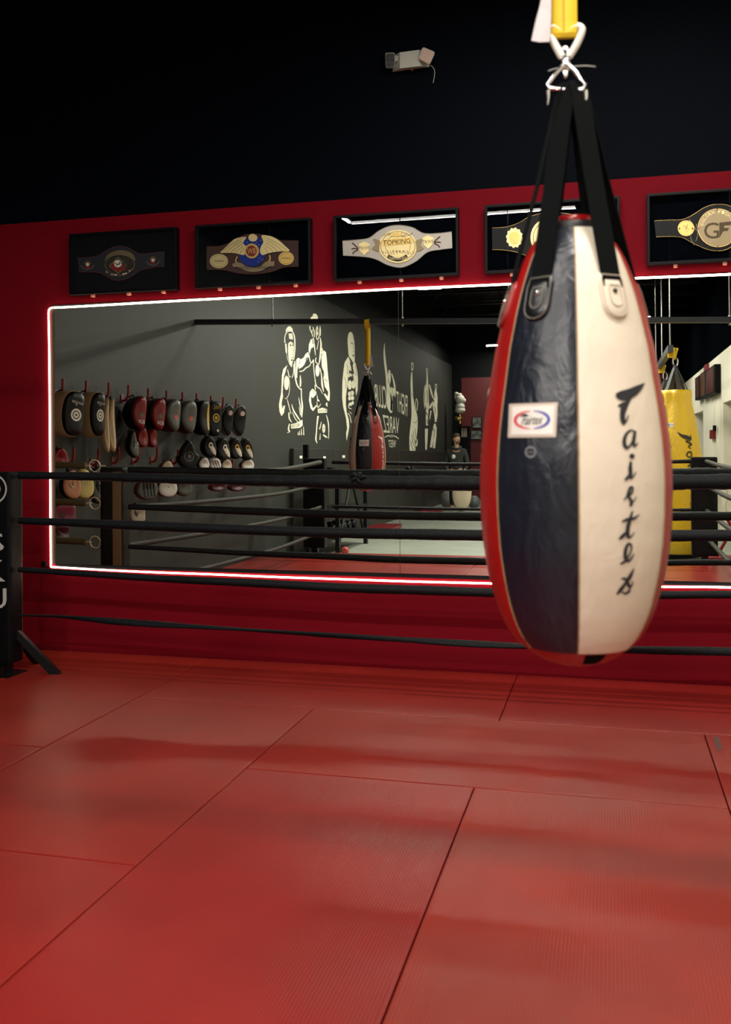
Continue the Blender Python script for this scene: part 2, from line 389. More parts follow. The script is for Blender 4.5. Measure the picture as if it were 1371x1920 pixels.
# ------------------------------------------------------------------ mirrors and light strip
M_MIR = mat('mirror_silver', (.86, .90, .84, 1), .0, 1)
xs = [-3.755, -1.289, 1.17, 1.78]
for i in range(3):
    b = MB(); x0, x1 = xs[i]+.0015, xs[i+1]-.0015; z0, z1 = .602, 2.405
    z1 = 2.412; b.box(((x0+x1)/2, D-.003, (z0+z1)/2), (x1-x0, .006, z1-z0))
    e = empty('wall_mirror', ((x0+x1)/2, D, z0), ['tall wall mirror pane showing the hanging kick pads, left of the seam', 'wall mirror pane behind the teardrop bag, right of the seam', 'wall mirror pane beyond the right edge of the picture'][i], 'mirror', 'wall mirror panes')
    b.build('mirror_glass', M_MIR, e)
    MB().box(((x0+x1)/2, D-.0025, z0-.013), (x1-x0, .005, .024)).build('bottom_channel', M_BLKM, e)
    MB().box((x1+.0015, D-.0015, (z0+z1)/2), (.005, .003, z1-z0)).build('edge_seal', M_DARK, e)
    if i == 0: MB().box((x0-.017, D-.0025, (z0+z1)/2), (.032, .005, z1-z0)).build('side_channel', mat('worn_bronze', (.030, .014, .007, 1), .5, .3), e)
M_LED = mat('led_strip_light', (1, .9, .85, 1), .5, emit=(1, .68, .50, 1), estr=LED_STRENGTH)
led = [W(*p, .012) for p in [(95.3, 1063), (95, 1030), (94.2, 900), (93.2, 760), (92, 640), (91, 590), (92.5, 580), (97, 577)]]
top = [W(*p, .012) for p in [(97, 577), (160, 573.8), (340, 563.5), (520, 554), (620, 548.5), (748, 541.5), (900, 535), (1060, 527.5), (1200, 521), (1371, 514)]]
e_ = top[-1]; top += [Vector((1.79, e_.y, e_.z))]
bot = [W(*p, .012) for p in [(95.3, 1063), (130, 1065), (200, 1069), (300, 1073.5), (400, 1077), (520, 1082), (640, 1086), (760, 1090), (880, 1093), (1000, 1096), (1120, 1098), (1235, 1100), (1300, 1100.5), (1371, 1101.5)]]
e_ = bot[-1]; bot += [Vector((1.79, e_.y, e_.z))]
b = MB()
for seg in (led, top, bot): b.tube([Vector(q) for q in smooth_pts([tuple(q) for q in seg], 4)], .0058, 8)
tag(b.build('led_strip', M_LED, loc=(-3.78, D, .58)), 'glowing warm white light strip running around the wall mirror', 'light strip')
MB_ = MB().box(W(83, 1057, .012), (.03, .02, .03)).tube([W(80, 1062, .02), W(95, 1064, .02)], .003)
tag(MB_.build('strip_connector', M_BLKM, loc=W(83, 1057, .012)), 'small dark connector at the lower left end of the light strip', 'connector')

# ================================================================== DISPLAY CASES AND BELTS
FR = [(-3.605, 'leftmost black display case holding the dark navy belt with crimson edges'), (-2.663, 'black display case holding the brown belt with golden wings'),
      (-1.701, 'black display case holding the white belt, with lamps reflected in its glass'), (-.731, 'black display case half hidden behind the black straps of the teardrop bag'),
      (.228, 'rightmost black display case, cut by the picture edge, with a large bronze disc')]
GL = glass_mat(); M_FRAME = mat('case_frame_black', (.0018, .0028, .0045, 1), .4, spec=.14, bump=.1, scale=60); M_CLIP = mat('clear_plastic_clip', (.75, .35, .25, 1), .25, spec=.8)
ZT, ZB, FW_ = 2.890, 2.470, .805
for x0, lab in FR:
    x1 = x0+FW_; e = empty('display_case', ((x0+x1)/2, D, ZB), lab, 'display case', 'belt display cases on the wall')
    b = MB(); fw_, dp = .016, .058
    for (a0, a1, c0, c1) in ((x0, x1, ZT-fw_, ZT), (x0, x1, ZB, ZB+fw_), (x0, x0+fw_, ZB+fw_, ZT-fw_), (x1-fw_, x1, ZB+fw_, ZT-fw_)):
        b.box(((a0+a1)/2, D-dp/2-.001, (c0+c1)/2), (a1-a0, dp, c1-c0), bev=.002)
    b.build('frame', M_FRAME, e)
    MB().box(((x0+x1)/2, D-.006, (ZB+ZT)/2), (FW_-.03, .008, ZT-ZB-.03)).build('backing', M_FELT, e)
    MB().box(((x0+x1)/2, D-.048, (ZB+ZT)/2), (FW_-.033, .002, ZT-ZB-.033)).build('glass', GL, e)
    for s in (.17, .55, .87) if x0 < -3 and False else (.2, .54, .86):
        MB().box((x0+FW_*s, D-.02, ZB-.008), (.022, .03, .018), bev=.003).tube([(x0+FW_*s, D-.036, ZB-.008), (x0+FW_*s, D-.04, ZB-.008)], .005, 8).build('mounting_clip', M_CLIP, e)

def crop(ox, oy, s): return lambda x, y: (ox+x/s, oy+y/s)
def belt(name, lab, cr, top, bot, leather, pipe, prad=.0022, depth=.014):
    c = [cr(*p) for p in (top[0], top[-1])]; o = W((c[0][0]+c[1][0])/2, (c[0][1]+c[1][1])/2, .012)
    e = empty(name, o, lab, 'belt', 'championship belts in display cases')
    S = lambda x, y, off: W(*cr(x, y), .012+off)
    T = smooth_pts(top, 5); B = smooth_pts(bot, 5)
    A1 = [S(p[0], p[1], depth) for p in T]; n = len(T)
    # resample the bottom edge to the same count
    Bx = np.interp(np.linspace(0, 1, n), np.linspace(0, 1, len(B)), [q[0] for q in B][::-1]); By = np.interp(np.linspace(0, 1, n), np.linspace(0, 1, len(B)), [q[1] for q in B][::-1])
    B1 = [S(x, y, depth) for x, y in zip(Bx, By)]
    A0 = [S(p[0], p[1], 0) for p in T]; B0 = [S(x, y, 0) for x, y in zip(Bx, By)]
    mb = MB().strip(A1, B1).strip(A0, B0).strip(A0, A1).strip(B0, B1).add([A0[0], A1[0], B1[0], B0[0]], [(0, 1, 2, 3)]).add([A0[-1], A1[-1], B1[-1], B0[-1]], [(0, 1, 2, 3)])
    st = mb.build('strap', leather, e)
    if pipe: MB().tube(A1, prad, 6).tube(B1, prad, 6).build('piping', pipe, e)
    return e, S
def plate(e, S, pts, m, z0, z1, name='plate', parent=None):
    mb = MB().prism(pts, lambda x, y: S(x, y, z1), lambda x, y: S(x, y, z0)); return mb.build(name, m, parent or e)
def marks(e, S, z, m, name, fn, parent=None):
    P = Paint(lambda x, y, o: S(x, y, z+o), .0006); fn(P); return P.build(name, m, parent or e)
M_NAVYL = mat('navy_leather', (.007, .012, .024, 1), .45, bump=.3, scale=150); M_CRIM = mat('crimson_piping', (.16, .01, .03, 1), .5)
M_BROWN = mat('brown_leather', (.055, .016, .012, 1), .45, bump=.4, scale=120); M_BLUE = mat('blue_enamel', (.01, .04, .35, 1), .25, bump=.4, scale=60)
M_REDE = mat('red_enamel', (.25, .012, .012, 1), .35); M_WLEA = mat('white_leather', (.80, .78, .70, 1), .5, bump=.3, scale=150)
M_BLEA = mat('black_leather', (.0025, .003, .004, 1), .4, spec=.22, bump=.3, scale=150); M_SILV = mat('dull_silver', (.45, .45, .42, 1), .3, .9)
# --- belt 1
cr = crop(110, 420, 5.7125)
e, S = belt('championship_belt', 'dark navy championship belt with crimson edges and gold diamond plate, in the leftmost case', cr,
  [(200, 365), (330, 358), (430, 335), (500, 290), (570, 255), (650, 238), (730, 248), (800, 285), (860, 315), (950, 318), (1050, 305), (1135, 300)],
  [(1135, 455), (1050, 458), (950, 480), (870, 500), (800, 550), (720, 590), (650, 603), (580, 597), (520, 565), (450, 525), (340, 512), (220, 515)], M_NAVYL, M_CRIM)
pl = plate(e, S, ell(655, 435, 168, 118), M_DARK, .014, .018, 'centre_plate')
plate(e, S, smooth_pts([(488, 395), (520, 335), (580, 298), (655, 280), (740, 292), (800, 330), (825, 395), (770, 360), (700, 338), (640, 332), (570, 345), (520, 368)], 4, True), M_DULLGOLD, .018, .021, 'gold_crescent', pl)
P = marks(e, S, .0185, M_GOLD, 'gold_lines', lambda P: (P.stroke([(545, 450), (636, 357)], 9, 2), P.stroke([(636, 357), (728, 438)], 9, 2), P.stroke([(728, 438), (640, 528)], 9, 2), P.stroke([(640, 528), (545, 450)], 9, 2), P.ring(655, 435, 160, 110, 5), P.stroke([(500, 500), (560, 545), (655, 555), (740, 530), (800, 470)], 5), P.text('WMC', [(640, 285), (690, 285), (690, 310), (640, 310)])), pl)
plate(e, S, [(560, 440), (590, 420), (620, 470), (655, 480), (690, 430), (712, 440), (712, 500), (640, 505), (570, 495)], M_REDE, .018, .0205, 'red_shield', pl)
plate(e, S, ell(635, 425, 42, 40), M_WLEA, .020, .024, 'globe', pl)
marks(e, S, .0245, M_DARK, 'globe_lines', lambda P: (P.stroke([(600, 415), (640, 435), (672, 410)], 8), P.stroke([(612, 450), (645, 420), (660, 395)], 7)), pl)
marks(e, S, .0186, M_WLEA, 'plate_lettering', lambda P: [P.box(x, y, x+13, y+14) for x, y in ((508, 508), (565, 532), (592, 536), (612, 537), (684, 528), (700, 526), (716, 520), (752, 494))], pl)
marks(e, S, .0188, mat('grey_engraving', (.10, .10, .08, 1), .4, .7), 'plate_texture', lambda P: [P.ring(700+random.uniform(-20, 60), 420+random.uniform(-55, 75), 22, 18, 4, 12) for _ in range(10)], pl)
for cx, cy in ((310, 437), (1010, 392)):
    p2 = plate(e, S, ell(cx, cy, 66, 52), M_DARK, .014, .018, 'side_plate')
    marks(e, S, .018, M_SILV, 'rim', lambda P: P.stroke([(cx-70, cy+5), (cx-50, cy+35), (cx, cy+50), (cx+50, cy+32), (cx+72, cy)], 6), p2)
    plate(e, S, ell(cx, cy-5, 17, 17, 14), M_WLEA, .018, .021, 'globe', p2)
    plate(e, S, [(cx-30, cy+5), (cx, cy+20), (cx+30, cy+5), (cx+22, cy+38), (cx-22, cy+38)], M_REDE, .018, .020, 'red_shield', p2)
    marks(e, S, .0187, M_GOLD, 'gold_lines', lambda P: (P.stroke([(cx-38, cy-12), (cx, cy-42), (cx+38, cy-12)], 6), P.ring(cx, cy-5, 24, 24, 5, 14)), p2)
# --- belt 2
cr = crop(0, 320, 2.2113)
e, S = belt('championship_belt', 'brown leather championship belt with spread golden wings on a blue plate', cr,
  [(857, 315), (915, 312), (960, 295), (1010, 268), (1060, 262), (1110, 270), (1160, 288), (1238, 290)],
  [(1238, 398), (1180, 400), (1130, 418), (1060, 428), (990, 425), (930, 412), (857, 410)], M_BROWN, mat('brown_piping', (.12, .03, .02, 1), .5))
pl = plate(e, S, smooth_pts([(1018, 285), (1048, 268), (1082, 282), (1100, 330), (1090, 375), (1048, 398), (1005, 380), (990, 345), (1000, 310)], 4, True), M_BLUE, .014, .020, 'blue_plate')
marks(e, S, .0205, M_SILV, 'enamel_pattern', lambda P: [P.stroke([(x, y), (x+6, y-5)], 1.6, 2) for x, y in ((1060, 300), (1070, 310), (1078, 292), (1068, 380), (1085, 372), (1022, 300), (1075, 365))], pl)
def wing(pts, fe):
    w1 = plate(e, S, smooth_pts(pts, 4, True), M_GOLD2, .020, .027, 'wing')
    marks(e, S, .0272, mat('gold_shadow_line', (.20, .13, .04, 1), .4, .8), 'feather_lines', lambda P: [P.stroke(f, 1.5, 3) for f in fe], w1)
wing([(1022, 276), (1000, 276), (972, 284), (945, 308), (928, 325), (914, 340), (945, 341), (975, 342), (1010, 350), (1018, 335), (1022, 315), (1008, 300)],
     [[(1000, 285), (960, 305), (930, 330)], [(1002, 293), (970, 312), (940, 336)], [(1005, 302), (982, 318), (958, 338)], [(1010, 312), (992, 325), (975, 340)], [(1013, 322), (1003, 332), (993, 345)]])
wing([(1084, 270), (1105, 268), (1135, 276), (1160, 292), (1182, 312), (1201, 332), (1170, 334), (1140, 337), (1110, 343), (1088, 350), (1078, 335), (1082, 315), (1092, 295)],
     [[(1110, 280), (1150, 302), (1188, 328)], [(1108, 290), (1140, 308), (1170, 331)], [(1104, 300), (1130, 315), (1150, 333)], [(1100, 310), (1118, 322), (1132, 336)], [(1096, 320), (1106, 330), (1112, 340)]])
pl = plate(e, S, ell(1044, 333, 30, 31), M_GOLD, .020, .028, 'medallion'); plate(e, S, ell(1043, 333, 22, 23), M_REDE, .028, .030, 'red_disc', pl)
marks(e, S, .030, M_GOLD, 'letters', lambda P: P.text('WB', [(1026, 322), (1060, 320), (1060, 343), (1026, 345)]), pl)
plate(e, S, smooth_pts([(1034, 268), (1048, 262), (1063, 268), (1068, 280), (1058, 292), (1040, 292), (1030, 280)], 3, True), M_GOLD2, .020, .027, 'crest')
for cx, cy, rx, ry, t2 in ((908, 375, 38, 30, 'CHAMPION'), (1187, 363, 32, 28, 'WORLD')):
    p2 = plate(e, S, ell(cx, cy, rx, ry), M_GOLD2 if cx < 1000 else M_GOLD, .014, .020, 'side_plate')
    marks(e, S, .0203, M_DARK, 'engraving', lambda P: (P.ring(cx, cy, rx*.84, ry*.84, 1), P.text(t2, [(cx-20, cy-4), (cx+20, cy-4), (cx+20, cy+4), (cx-20, cy+4)])), p2)
A, B = stroke2d([(965, 393), (990, 390), (1018, 405), (1050, 411), (1085, 405), (1108, 388), (1138, 386)], [14, 20, 18, 18, 18, 22, 20])
pl = plate(e, S, A+B[::-1], M_DULLGOLD, .020, .025, 'banner')
marks(e, S, .0253, M_DARK, 'banner_letters', lambda P: P.text('WORLD CHAMPION', [(998, 396), (1103, 394), (1103, 408), (998, 412)]), pl)
marks(e, S, .0203, M_GOLD, 'laurel', lambda P: P.stroke([(985, 355), (978, 375), (995, 395)], 5))
marks(e, S, .0203, M_GOLD, 'laurel', lambda P: P.stroke([(1118, 350), (1120, 368), (1105, 385)], 5))
# --- belt 3
cr = crop(580, 320, 1.7333)
e, S = belt('championship_belt', 'white championship belt with round gold plate reading TOPKING', cr,
  [(108, 228), (160, 224), (195, 218), (225, 196), (258, 181), (292, 177), (335, 184), (372, 203), (420, 203), (463, 198)],
  [(465, 252), (425, 257), (385, 265), (350, 293), (315, 311), (290, 315), (255, 307), (220, 290), (185, 281), (110, 276)], M_WLEA, mat('grey_edge', (.3, .3, .28, 1), .5))
pl = plate(e, S, ell(288, 246, 62, 54, 40), M_GOLD2, .014, .021, 'centre_plate')
marks(e, S, .0213, M_DULLGOLD, 'ornament_rings', lambda P: (P.ring(288, 246, 57, 49, 2.5), P.ring(288, 246, 42, 37, 1.5), [P.stroke([(240+6*i, 212-4*math.sin(i)), (246+6*i, 206+5*math.sin(i*2))], 2, 2) for i in range(16)], [P.stroke([(236+9*i, 262+4*math.sin(i*2)), (242+9*i, 270-3*math.cos(i))], 2.5, 2) for i in range(12)]), pl)
p2 = plate(e, S, [(236, 226), (288, 219), (335, 218), (336, 236), (288, 240), (238, 245)], M_GOLD, .021, .026, 'name_bar', pl)
marks(e, S, .0263, M_DARK, 'name_letters', lambda P: P.text('TOPKING', [(240, 227), (328, 220), (328, 235), (240, 243)]), p2)
plate(e, S, [(268, 214), (264, 203), (274, 208), (284, 198), (294, 207), (303, 202), (300, 213)], M_GOLD, .021, .027, 'crown', pl)
marks(e, S, .0216, M_DARK, 'plate_lettering', lambda P: (P.stroke([(255, 278), (288, 290), (318, 277)], 11), [P.ring(273+11*i, 262, 3, 3, 1.5, 8) for i in range(4)]), pl)
marks(e, S, .0222, M_GOLD2, 'champion_letters', lambda P: P.text('CHAMPION 2012', [(258, 280), (316, 279), (314, 289), (260, 290)]), pl)
for sg in (-1, 1):
    plate(e, S, smooth_pts([(288+sg*58, 228), (288+sg*80, 222), (288+sg*72, 240), (288+sg*84, 252), (288+sg*62, 262), (288+sg*60, 245)], 3, True), M_DULLGOLD, .014, .022, 'scroll')
    cx, cy = (179, 253) if sg < 0 else (386, 232)
    p3 = plate(e, S, [(cx-18, cy-14), (cx, cy-22), (cx+18, cy-14), (cx+15, cy+8), (cx, cy+22), (cx-15, cy+8)], M_GOLD2, .014, .020, 'side_plate')
    marks(e, S, .0203, M_DARK, 'letters', lambda P: P.text('TKWS', [(cx-17, cy-6), (cx+17, cy-8), (cx+17, cy+3), (cx-17, cy+5)]), p3)
    fx = cx+sg*32
    marks(e, S, .0146, mat('rust_embroidery', (.10, .03, .015, 1), .6), 'flame_mark', lambda P: (P.stroke([(cx+sg*20, cy), (fx, cy-12), (fx+sg*8, cy-18)], 4), P.stroke([(cx+sg*20, cy+2), (fx, cy), (fx+sg*10, cy+2)], 4), P.stroke([(cx+sg*20, cy+5), (fx, cy+10), (fx+sg*6, cy+18)], 4)))
# --- belt 4
e, S = belt('championship_belt', 'black championship belt with gold piping and a scalloped gold rosette, behind the bag straps', cr,
  [(594, 186), (640, 183), (680, 170), (715, 150), (760, 138), (800, 136), (850, 142), (890, 158), (930, 172), (975, 172)],
  [(975, 245), (930, 246), (890, 262), (850, 290), (800, 300), (760, 296), (715, 280), (670, 264), (630, 258), (595, 257)], M_BLEA, M_GOLD, .0018)
ro = []
for i in range(60):
    a = 2*math.pi*i/60; r = 26*(1+.07*math.sin(a*12)); ro.append((667+r*math.cos(a), 218+1.22*r*math.sin(a)))
pl = plate(e, S, ro, M_GOLD2, .014, .020, 'side_plate'); plate(e, S, ell(667, 218, 17, 20), M_GOLD, .020, .023, 'medallion', pl)
ro = [(x+240, y-8) for x, y in ro]; plate(e, S, ro, M_GOLD2, .014, .020, 'side_plate')
pl = plate(e, S, ell(785, 218, 66, 66), M_GOLD2, .014, .021, 'centre_plate'); marks(e, S, .0213, M_DARK, 'engraving', lambda P: (P.ring(785, 218, 58, 58, 2), P.ring(785, 218, 34, 34, 2)), pl)
# --- belt 5
cr = crop(1200, 340, 8.018)
Tp = [(215, 595), (330, 588), (450, 582), (620, 576), (740, 535), (850, 470), (950, 405), (1060, 360), (1175, 345), (1290, 352), (1400, 390), (1500, 445), (1610, 505), (1730, 540), (1900, 530), (2130, 520)]
Bp = [(2140, 760), (1900, 775), (1730, 790), (1610, 830), (1500, 900), (1400, 970), (1290, 1030), (1180, 1045), (1060, 1035), (950, 1000), (800, 930), (650, 850), (550, 832), (400, 830), (245, 838)]
e, S = belt('championship_belt', 'black championship belt with large bronze disc lettered GF, cut by the right picture edge', cr, Tp, Bp, M_BLEA, M_GOLD, .0018)
pl = plate(e, S, ell(1175, 700, 305, 292, 48), M_DULLGOLD, .014, .022, 'centre_plate')
marks(e, S, .0223, M_GOLD, 'rim', lambda P: P.ring(1175, 700, 303, 290, 9), pl)
def arcw(P, word, cx, cy, r, a0, a1, hgt):
    n = len(word)
    for i, ch in enumerate(word):
        if ch == ' ': continue
        a = math.radians(a0+(a1-a0)*i/(n-1)); c, s = math.cos(a), math.sin(a); w2 = hgt*.38
        q = []
        for (u, v) in ((-w2, hgt/2), (w2, hgt/2), (w2, -hgt/2), (-w2, -hgt/2)):
            q.append((cx+(r+v)*c-u*s*1, cy+(r+v)*s+u*c))
        P.text(ch, q)
marks(e, S, .0226, M_GOLD2, 'rim_lettering', lambda P: arcw(P, 'GOLDEN FIGHTER', 1175, 700, 245, -168, -12, 48), pl)
marks(e, S, .0228, mat('dark_bronze', (.08, .06, .035, 1), .4, .8), 'monogram', lambda P: (P.text('G', [(965, 622), (1190, 618), (1192, 858), (968, 862)]), P.poly([(1195, 850), (1195, 620), (1400, 600), (1380, 655), (1270, 665), (1265, 700), (1345, 700), (1320, 745), (1255, 750)])), pl)
for cx in (695, 1650):
    p2 = plate(e, S, ell(cx, 705-(cx-695)*.05, 124, 118), M_GOLD, .014, .021, 'side_plate')
    for dx in (-98, 98): plate(e, S, ell(cx+dx, 708-(cx-695)*.05, 13, 13, 12), M_REDE, .021, .025, 'red_stud', p2)
    marks(e, S, .0213, M_DULLGOLD, 'engraving', lambda P: (P.ring(cx, 705, 112, 106, 5), P.stroke([(cx-45, 660), (cx, 690), (cx+30, 650), (cx-10, 740)], 10), P.stroke([(cx-20, 700), (cx+40, 720), (cx, 770)], 8)), p2)
for q in ((1165, 417), (1175, 975), (885, 707), (1465, 700)): plate(e, S, ell(q[0], q[1], 11, 11, 10), M_REDE, .022, .026, 'red_stud', pl)
marks(e, S, .0146, M_DULLGOLD, 'lattice_stitching', lambda P: (P.stroke([(740, 570), (800, 650), (850, 740)], 6), P.stroke([(850, 640), (870, 800), (840, 900)], 6), P.stroke([(760, 820), (780, 890), (820, 960)], 6)))

# ------------------------------------------------------------------ emergency light on the black wall
e = empty('emergency_light', W(768, 150, 0), 'white emergency light with two square lamp heads on the black upper wall', 'emergency light')
M_EWH = mat('off_white_plastic', (.50, .53, .47, 1), .5, bump=.1, scale=80)
cr = crop(680, 60, 6.855); S = lambda x, y, o: W(*cr(x, y), o)
front = [(478, 262), (720, 230), (735, 438), (480, 468)]; back = [(400, 300), (850, 250), (858, 450), (385, 515)]
MB().add([S(*p, .07) for p in front]+[S(*p, 0) for p in back], [(0, 1, 2, 3), (4, 5, 6, 7), (0, 1, 5, 4), (1, 2, 6, 5), (2, 3, 7, 6), (3, 0, 4, 7)]).build('body', M_EWH, e)
def head(quad, m2, o1, name):
    c = np.mean(quad, 0)
    q = []
    for i in range(4):
        a = np.array(quad[i-1], float); b_ = np.array(quad[i], float); d_ = np.array(quad[(i+1) % 4], float)
        q += [tuple(b_+(a-b_)*.18), tuple(b_), tuple(b_+(d_-b_)*.18)]
    q2 = []
    for i in range(4):
        p0, p1, p2 = map(np.array, q[i*3:i*3+3])
        for t in (0, .33, .66, 1): q2.append(tuple((1-t)**2*p0+2*t*(1-t)*p1+t*t*p2))
    h_ = MB().prism(q2, lambda x, y: S(x, y, o1), lambda x, y: S(c[0]+(x-c[0])*.8, c[1]+(y-c[1])*.8, o1-.05)).build('lamp_head', M_EWH, e)
    q3 = [(c[0]+(x-c[0])*.93, c[1]+(y-c[1])*.93) for x, y in q2]
    ln = MB().prism(q3, lambda x, y: S(x, y, o1+.004), lambda x, y: S(x, y, o1)).build('lens', m2, h_)
    P = Paint(lambda x, y, o: S(x, y, o1+.005+o), .0005)
    A = [np.array(k, float) for k in quad]
    for i in range(4):
        for j in range(4):
            u, v = (i+.5)/4, (j+.5)/4; p = (1-v)*((1-u)*A[0]+u*A[1])+v*((1-u)*A[3]+u*A[2]); P.stroke([(p[0]-6, p[1]-8), (p[0]+2, p[1]+2), (p[0]+9, p[1]+6)], 5, 2)
    P.build('lens_facets', M_SILV if name == 'l' else mat('pale_facet', (.8, .7, .6, 1), .2, .5), h_)
head([(292, 268), (415, 265), (420, 458), (298, 465)], mat('dark_lens', (.06, .07, .07, 1), .12, .3, bump=.8, scale=250), .085, 'l')
head([(772, 190), (936, 258), (862, 424), (718, 346)], mat('frosted_lens', (.62, .47, .38, 1), .25, bump=.8, scale=250), .09, 'r')
MB().tube([S(430, 340, .05), S(450, 360, .03)], .02, 8).tube([S(740, 340, .05), S(760, 330, .04)], .02, 8).build('swivel_joint', M_EWH, e)
MB().tube([Vector(q) for q in smooth_pts([tuple(S(*p)) for p in ((870, 425, .01), (905, 455, .012), (925, 500, .01), (922, 570, .008), (908, 655, .006))], 5)], .0022, 6).build('cable', M_EWH, e)
MB().tube([S(635, 480, .035), S(635, 496, .035)], .006, 8).build('indicator_lamp', mat('red_indicator', (.5, .1, .05, 1), .4), e)

# ================================================================== TEARDROP BAG
BY = 2.05; BXc = -.071; KZ = BY/math.cos(math.radians(1.97))*math.cos(math.radians(12.42))/F_PX   # metres per pixel at the bag axis
prof = [(438, 58), (447, 66), (458, 76), (470, 84), (490, 95), (514, 105), (555, 120), (597, 132), (660, 147), (722, 157), (775, 166), (830, 173), (870, 176), (903, 177), (960, 176), (1014, 172), (1055, 166), (1097, 157), (1130, 148), (1160, 136), (1185, 122), (1205, 104), (1222, 84), (1235, 58), (1243, 30), (1246, 2)]
PZ = np.array([1.4-(y-837.5)*KZ for y, h in prof])[::-1]; PR_ = np.array([h*KZ*.985 for y, h in prof])[::-1]
def rz(z): return float(np.interp(z, PZ, PR_))
def bagpt(phi, z, off=0): r = rz(z)+off; return Vector((BXc+r*math.sin(phi), BY-r*math.cos(phi), z))
def bag_hit(x, y, off=.0):
    r = ray(x, y); o = Vector((0, 0, H)); t0, t1 = 1.5/r.y, BY/r.y; last = t0
    for i in range(80):
        t = t0+(t1-t0)*i/79; p = o+r*t
        if math.hypot(p.x-BXc, p.y-BY) < rz(p.z)+off: break
        last = t
    else: t = t1
    a, c = last, t
    for _ in range(14):
        mid = (a+c)/2; p = o+r*mid
        if math.hypot(p.x-BXc, p.y-BY) < rz(p.z)+off: c = mid
        else: a = mid
    return o+r*c
BASE = Vector((BXc, BY, PZ[0]))
def leather(name, col, rough=.38, wr=.5, spec=.5):
    m = bpy.data.materials.new(name); m.use_nodes = True; N = m.node_tree.nodes; L = m.node_tree.links; b = N['Principled BSDF']
    b.inputs['Base Color'].default_value = col; b.inputs['Roughness'].default_value = rough; b.inputs['Specular IOR Level'].default_value = spec
    tc = N.new('ShaderNodeTexCoord'); mp = N.new('ShaderNodeMapping'); mp.inputs['Scale'].default_value = (1, 1, .45); L.new(tc.outputs['Object'], mp.inputs[0])
    n = N.new('ShaderNodeTexNoise'); n.inputs['Scale'].default_value = 16; n.inputs['Detail'].default_value = 4; n.inputs['Distortion'].default_value = 1.2; L.new(mp.outputs[0], n.inputs['Vector'])
    n2 = N.new('ShaderNodeTexNoise'); n2.inputs['Scale'].default_value = 320; n2.inputs['Detail'].default_value = 2; L.new(tc.outputs['Object'], n2.inputs['Vector'])
    b1 = N.new('ShaderNodeBump'); b1.inputs['Strength'].default_value = wr; b1.inputs['Distance'].default_value = .02; L.new(n.outputs['Fac'], b1.inputs['Height'])
    b2 = N.new('ShaderNodeBump'); b2.inputs['Strength'].default_value = .25; b2.inputs['Distance'].default_value = .001; L.new(n2.outputs['Fac'], b2.inputs['Height'])
    L.new(b1.outputs[0], b2.inputs['Normal']); L.new(b2.outputs[0], b.inputs['Normal']); return m
L_NAVY = leather('navy_vinyl', (.0042, .0066, .0150, 1), .36, .42); L_WHITE = leather('cream_vinyl', (.62, .545, .445, 1), .55, .14); L_RED = leather('red_vinyl', (.28, .005, .005, 1), .36, .25)
bag = empty('teardrop_bag', BASE, 'large teardrop punching bag with navy, cream and red panels, hanging in the foreground', 'punching bag', 'teardrop punching bags')
DG = math.radians
bounds = [-112, -49, 4.5, 66, 126, 183, 248]   # seams between the six panels
pcol = [(L_RED, 'red leather panel'), (L_NAVY, 'navy leather panel'), (L_WHITE, 'cream leather panel'), (L_RED, 'red leather panel'), (L_NAVY, 'navy leather panel'), (L_WHITE, 'cream leather panel')]
ZCAP = 1.4-(1204-837.5)*KZ
zz = sorted(set([PZ[-1]-(PZ[-1]-ZCAP)*i/56 for i in range(57)]))
panels = []
for i in range(6):
    a0, a1 = DG(bounds[i]), DG(bounds[i+1]); n = 14; rows = []
    for z in zz:
        row = []
        for j in range(n+1):
            a = a0+(a1-a0)*j/n; d_ = min(a-a0, a1-a); r = rz(z)*(1-.010*math.exp(-(d_/.03)**2))+.0015*math.sin(j/n*math.pi)
            row.append(Vector((BXc+r*math.sin(a), BY-r*math.cos(a), z)))
        rows.append(row)
    p = MB().ring_loft(rows, closed=False, cap=False).build('panel', pcol[i][0], bag); p['label'] = pcol[i][1]; panels.append(p)
b = MB()
for a in bounds[:-1]: b.tube([bagpt(DG(a), z, -.001) for z in zz[::2]], .0016, 6)
b.build('seam_piping', leather('tan_piping', (.30, .20, .10, 1), .5), bag)
rows = []
for z in [ZCAP-(ZCAP-PZ[0])*i/10 for i in range(11)]: rows.append([Vector((BXc+rz(z)*.985*math.sin(2*math.pi*k/40), BY-rz(z)*.985*math.cos(2*math.pi*k/40), z)) for k in range(40)])
MB().ring_loft(rows).build('bottom_cap', L_RED, bag)
b = MB(); n = 8
rows = [[bagpt(DG(12+22*j/n), z, .002) for j in range(n+1)] for z in (ZCAP-.004, ZCAP-.012, ZCAP-.022, ZCAP-.030)]
b.ring_loft(rows, closed=False, cap=False).build('bottom_patch', M_WEB, bag)
ztop = PZ[-1]
MB().lathe((BXc, BY, 0), [(.064, ztop-.004), (.066, ztop+.010), (.06, ztop+.016)], 32).build('collar', mat('black_collar', (.01, .01, .012, 1), .5), bag)
MB().lathe((BXc, BY, 0), [(.052, ztop+.012), (.055, ztop+.020), (.053, ztop+.028), (.045, ztop+.03)], 32).build('collar_band', mat('gloss_red_band', (.30, .006, .008, 1), .2, coat=.5), bag)
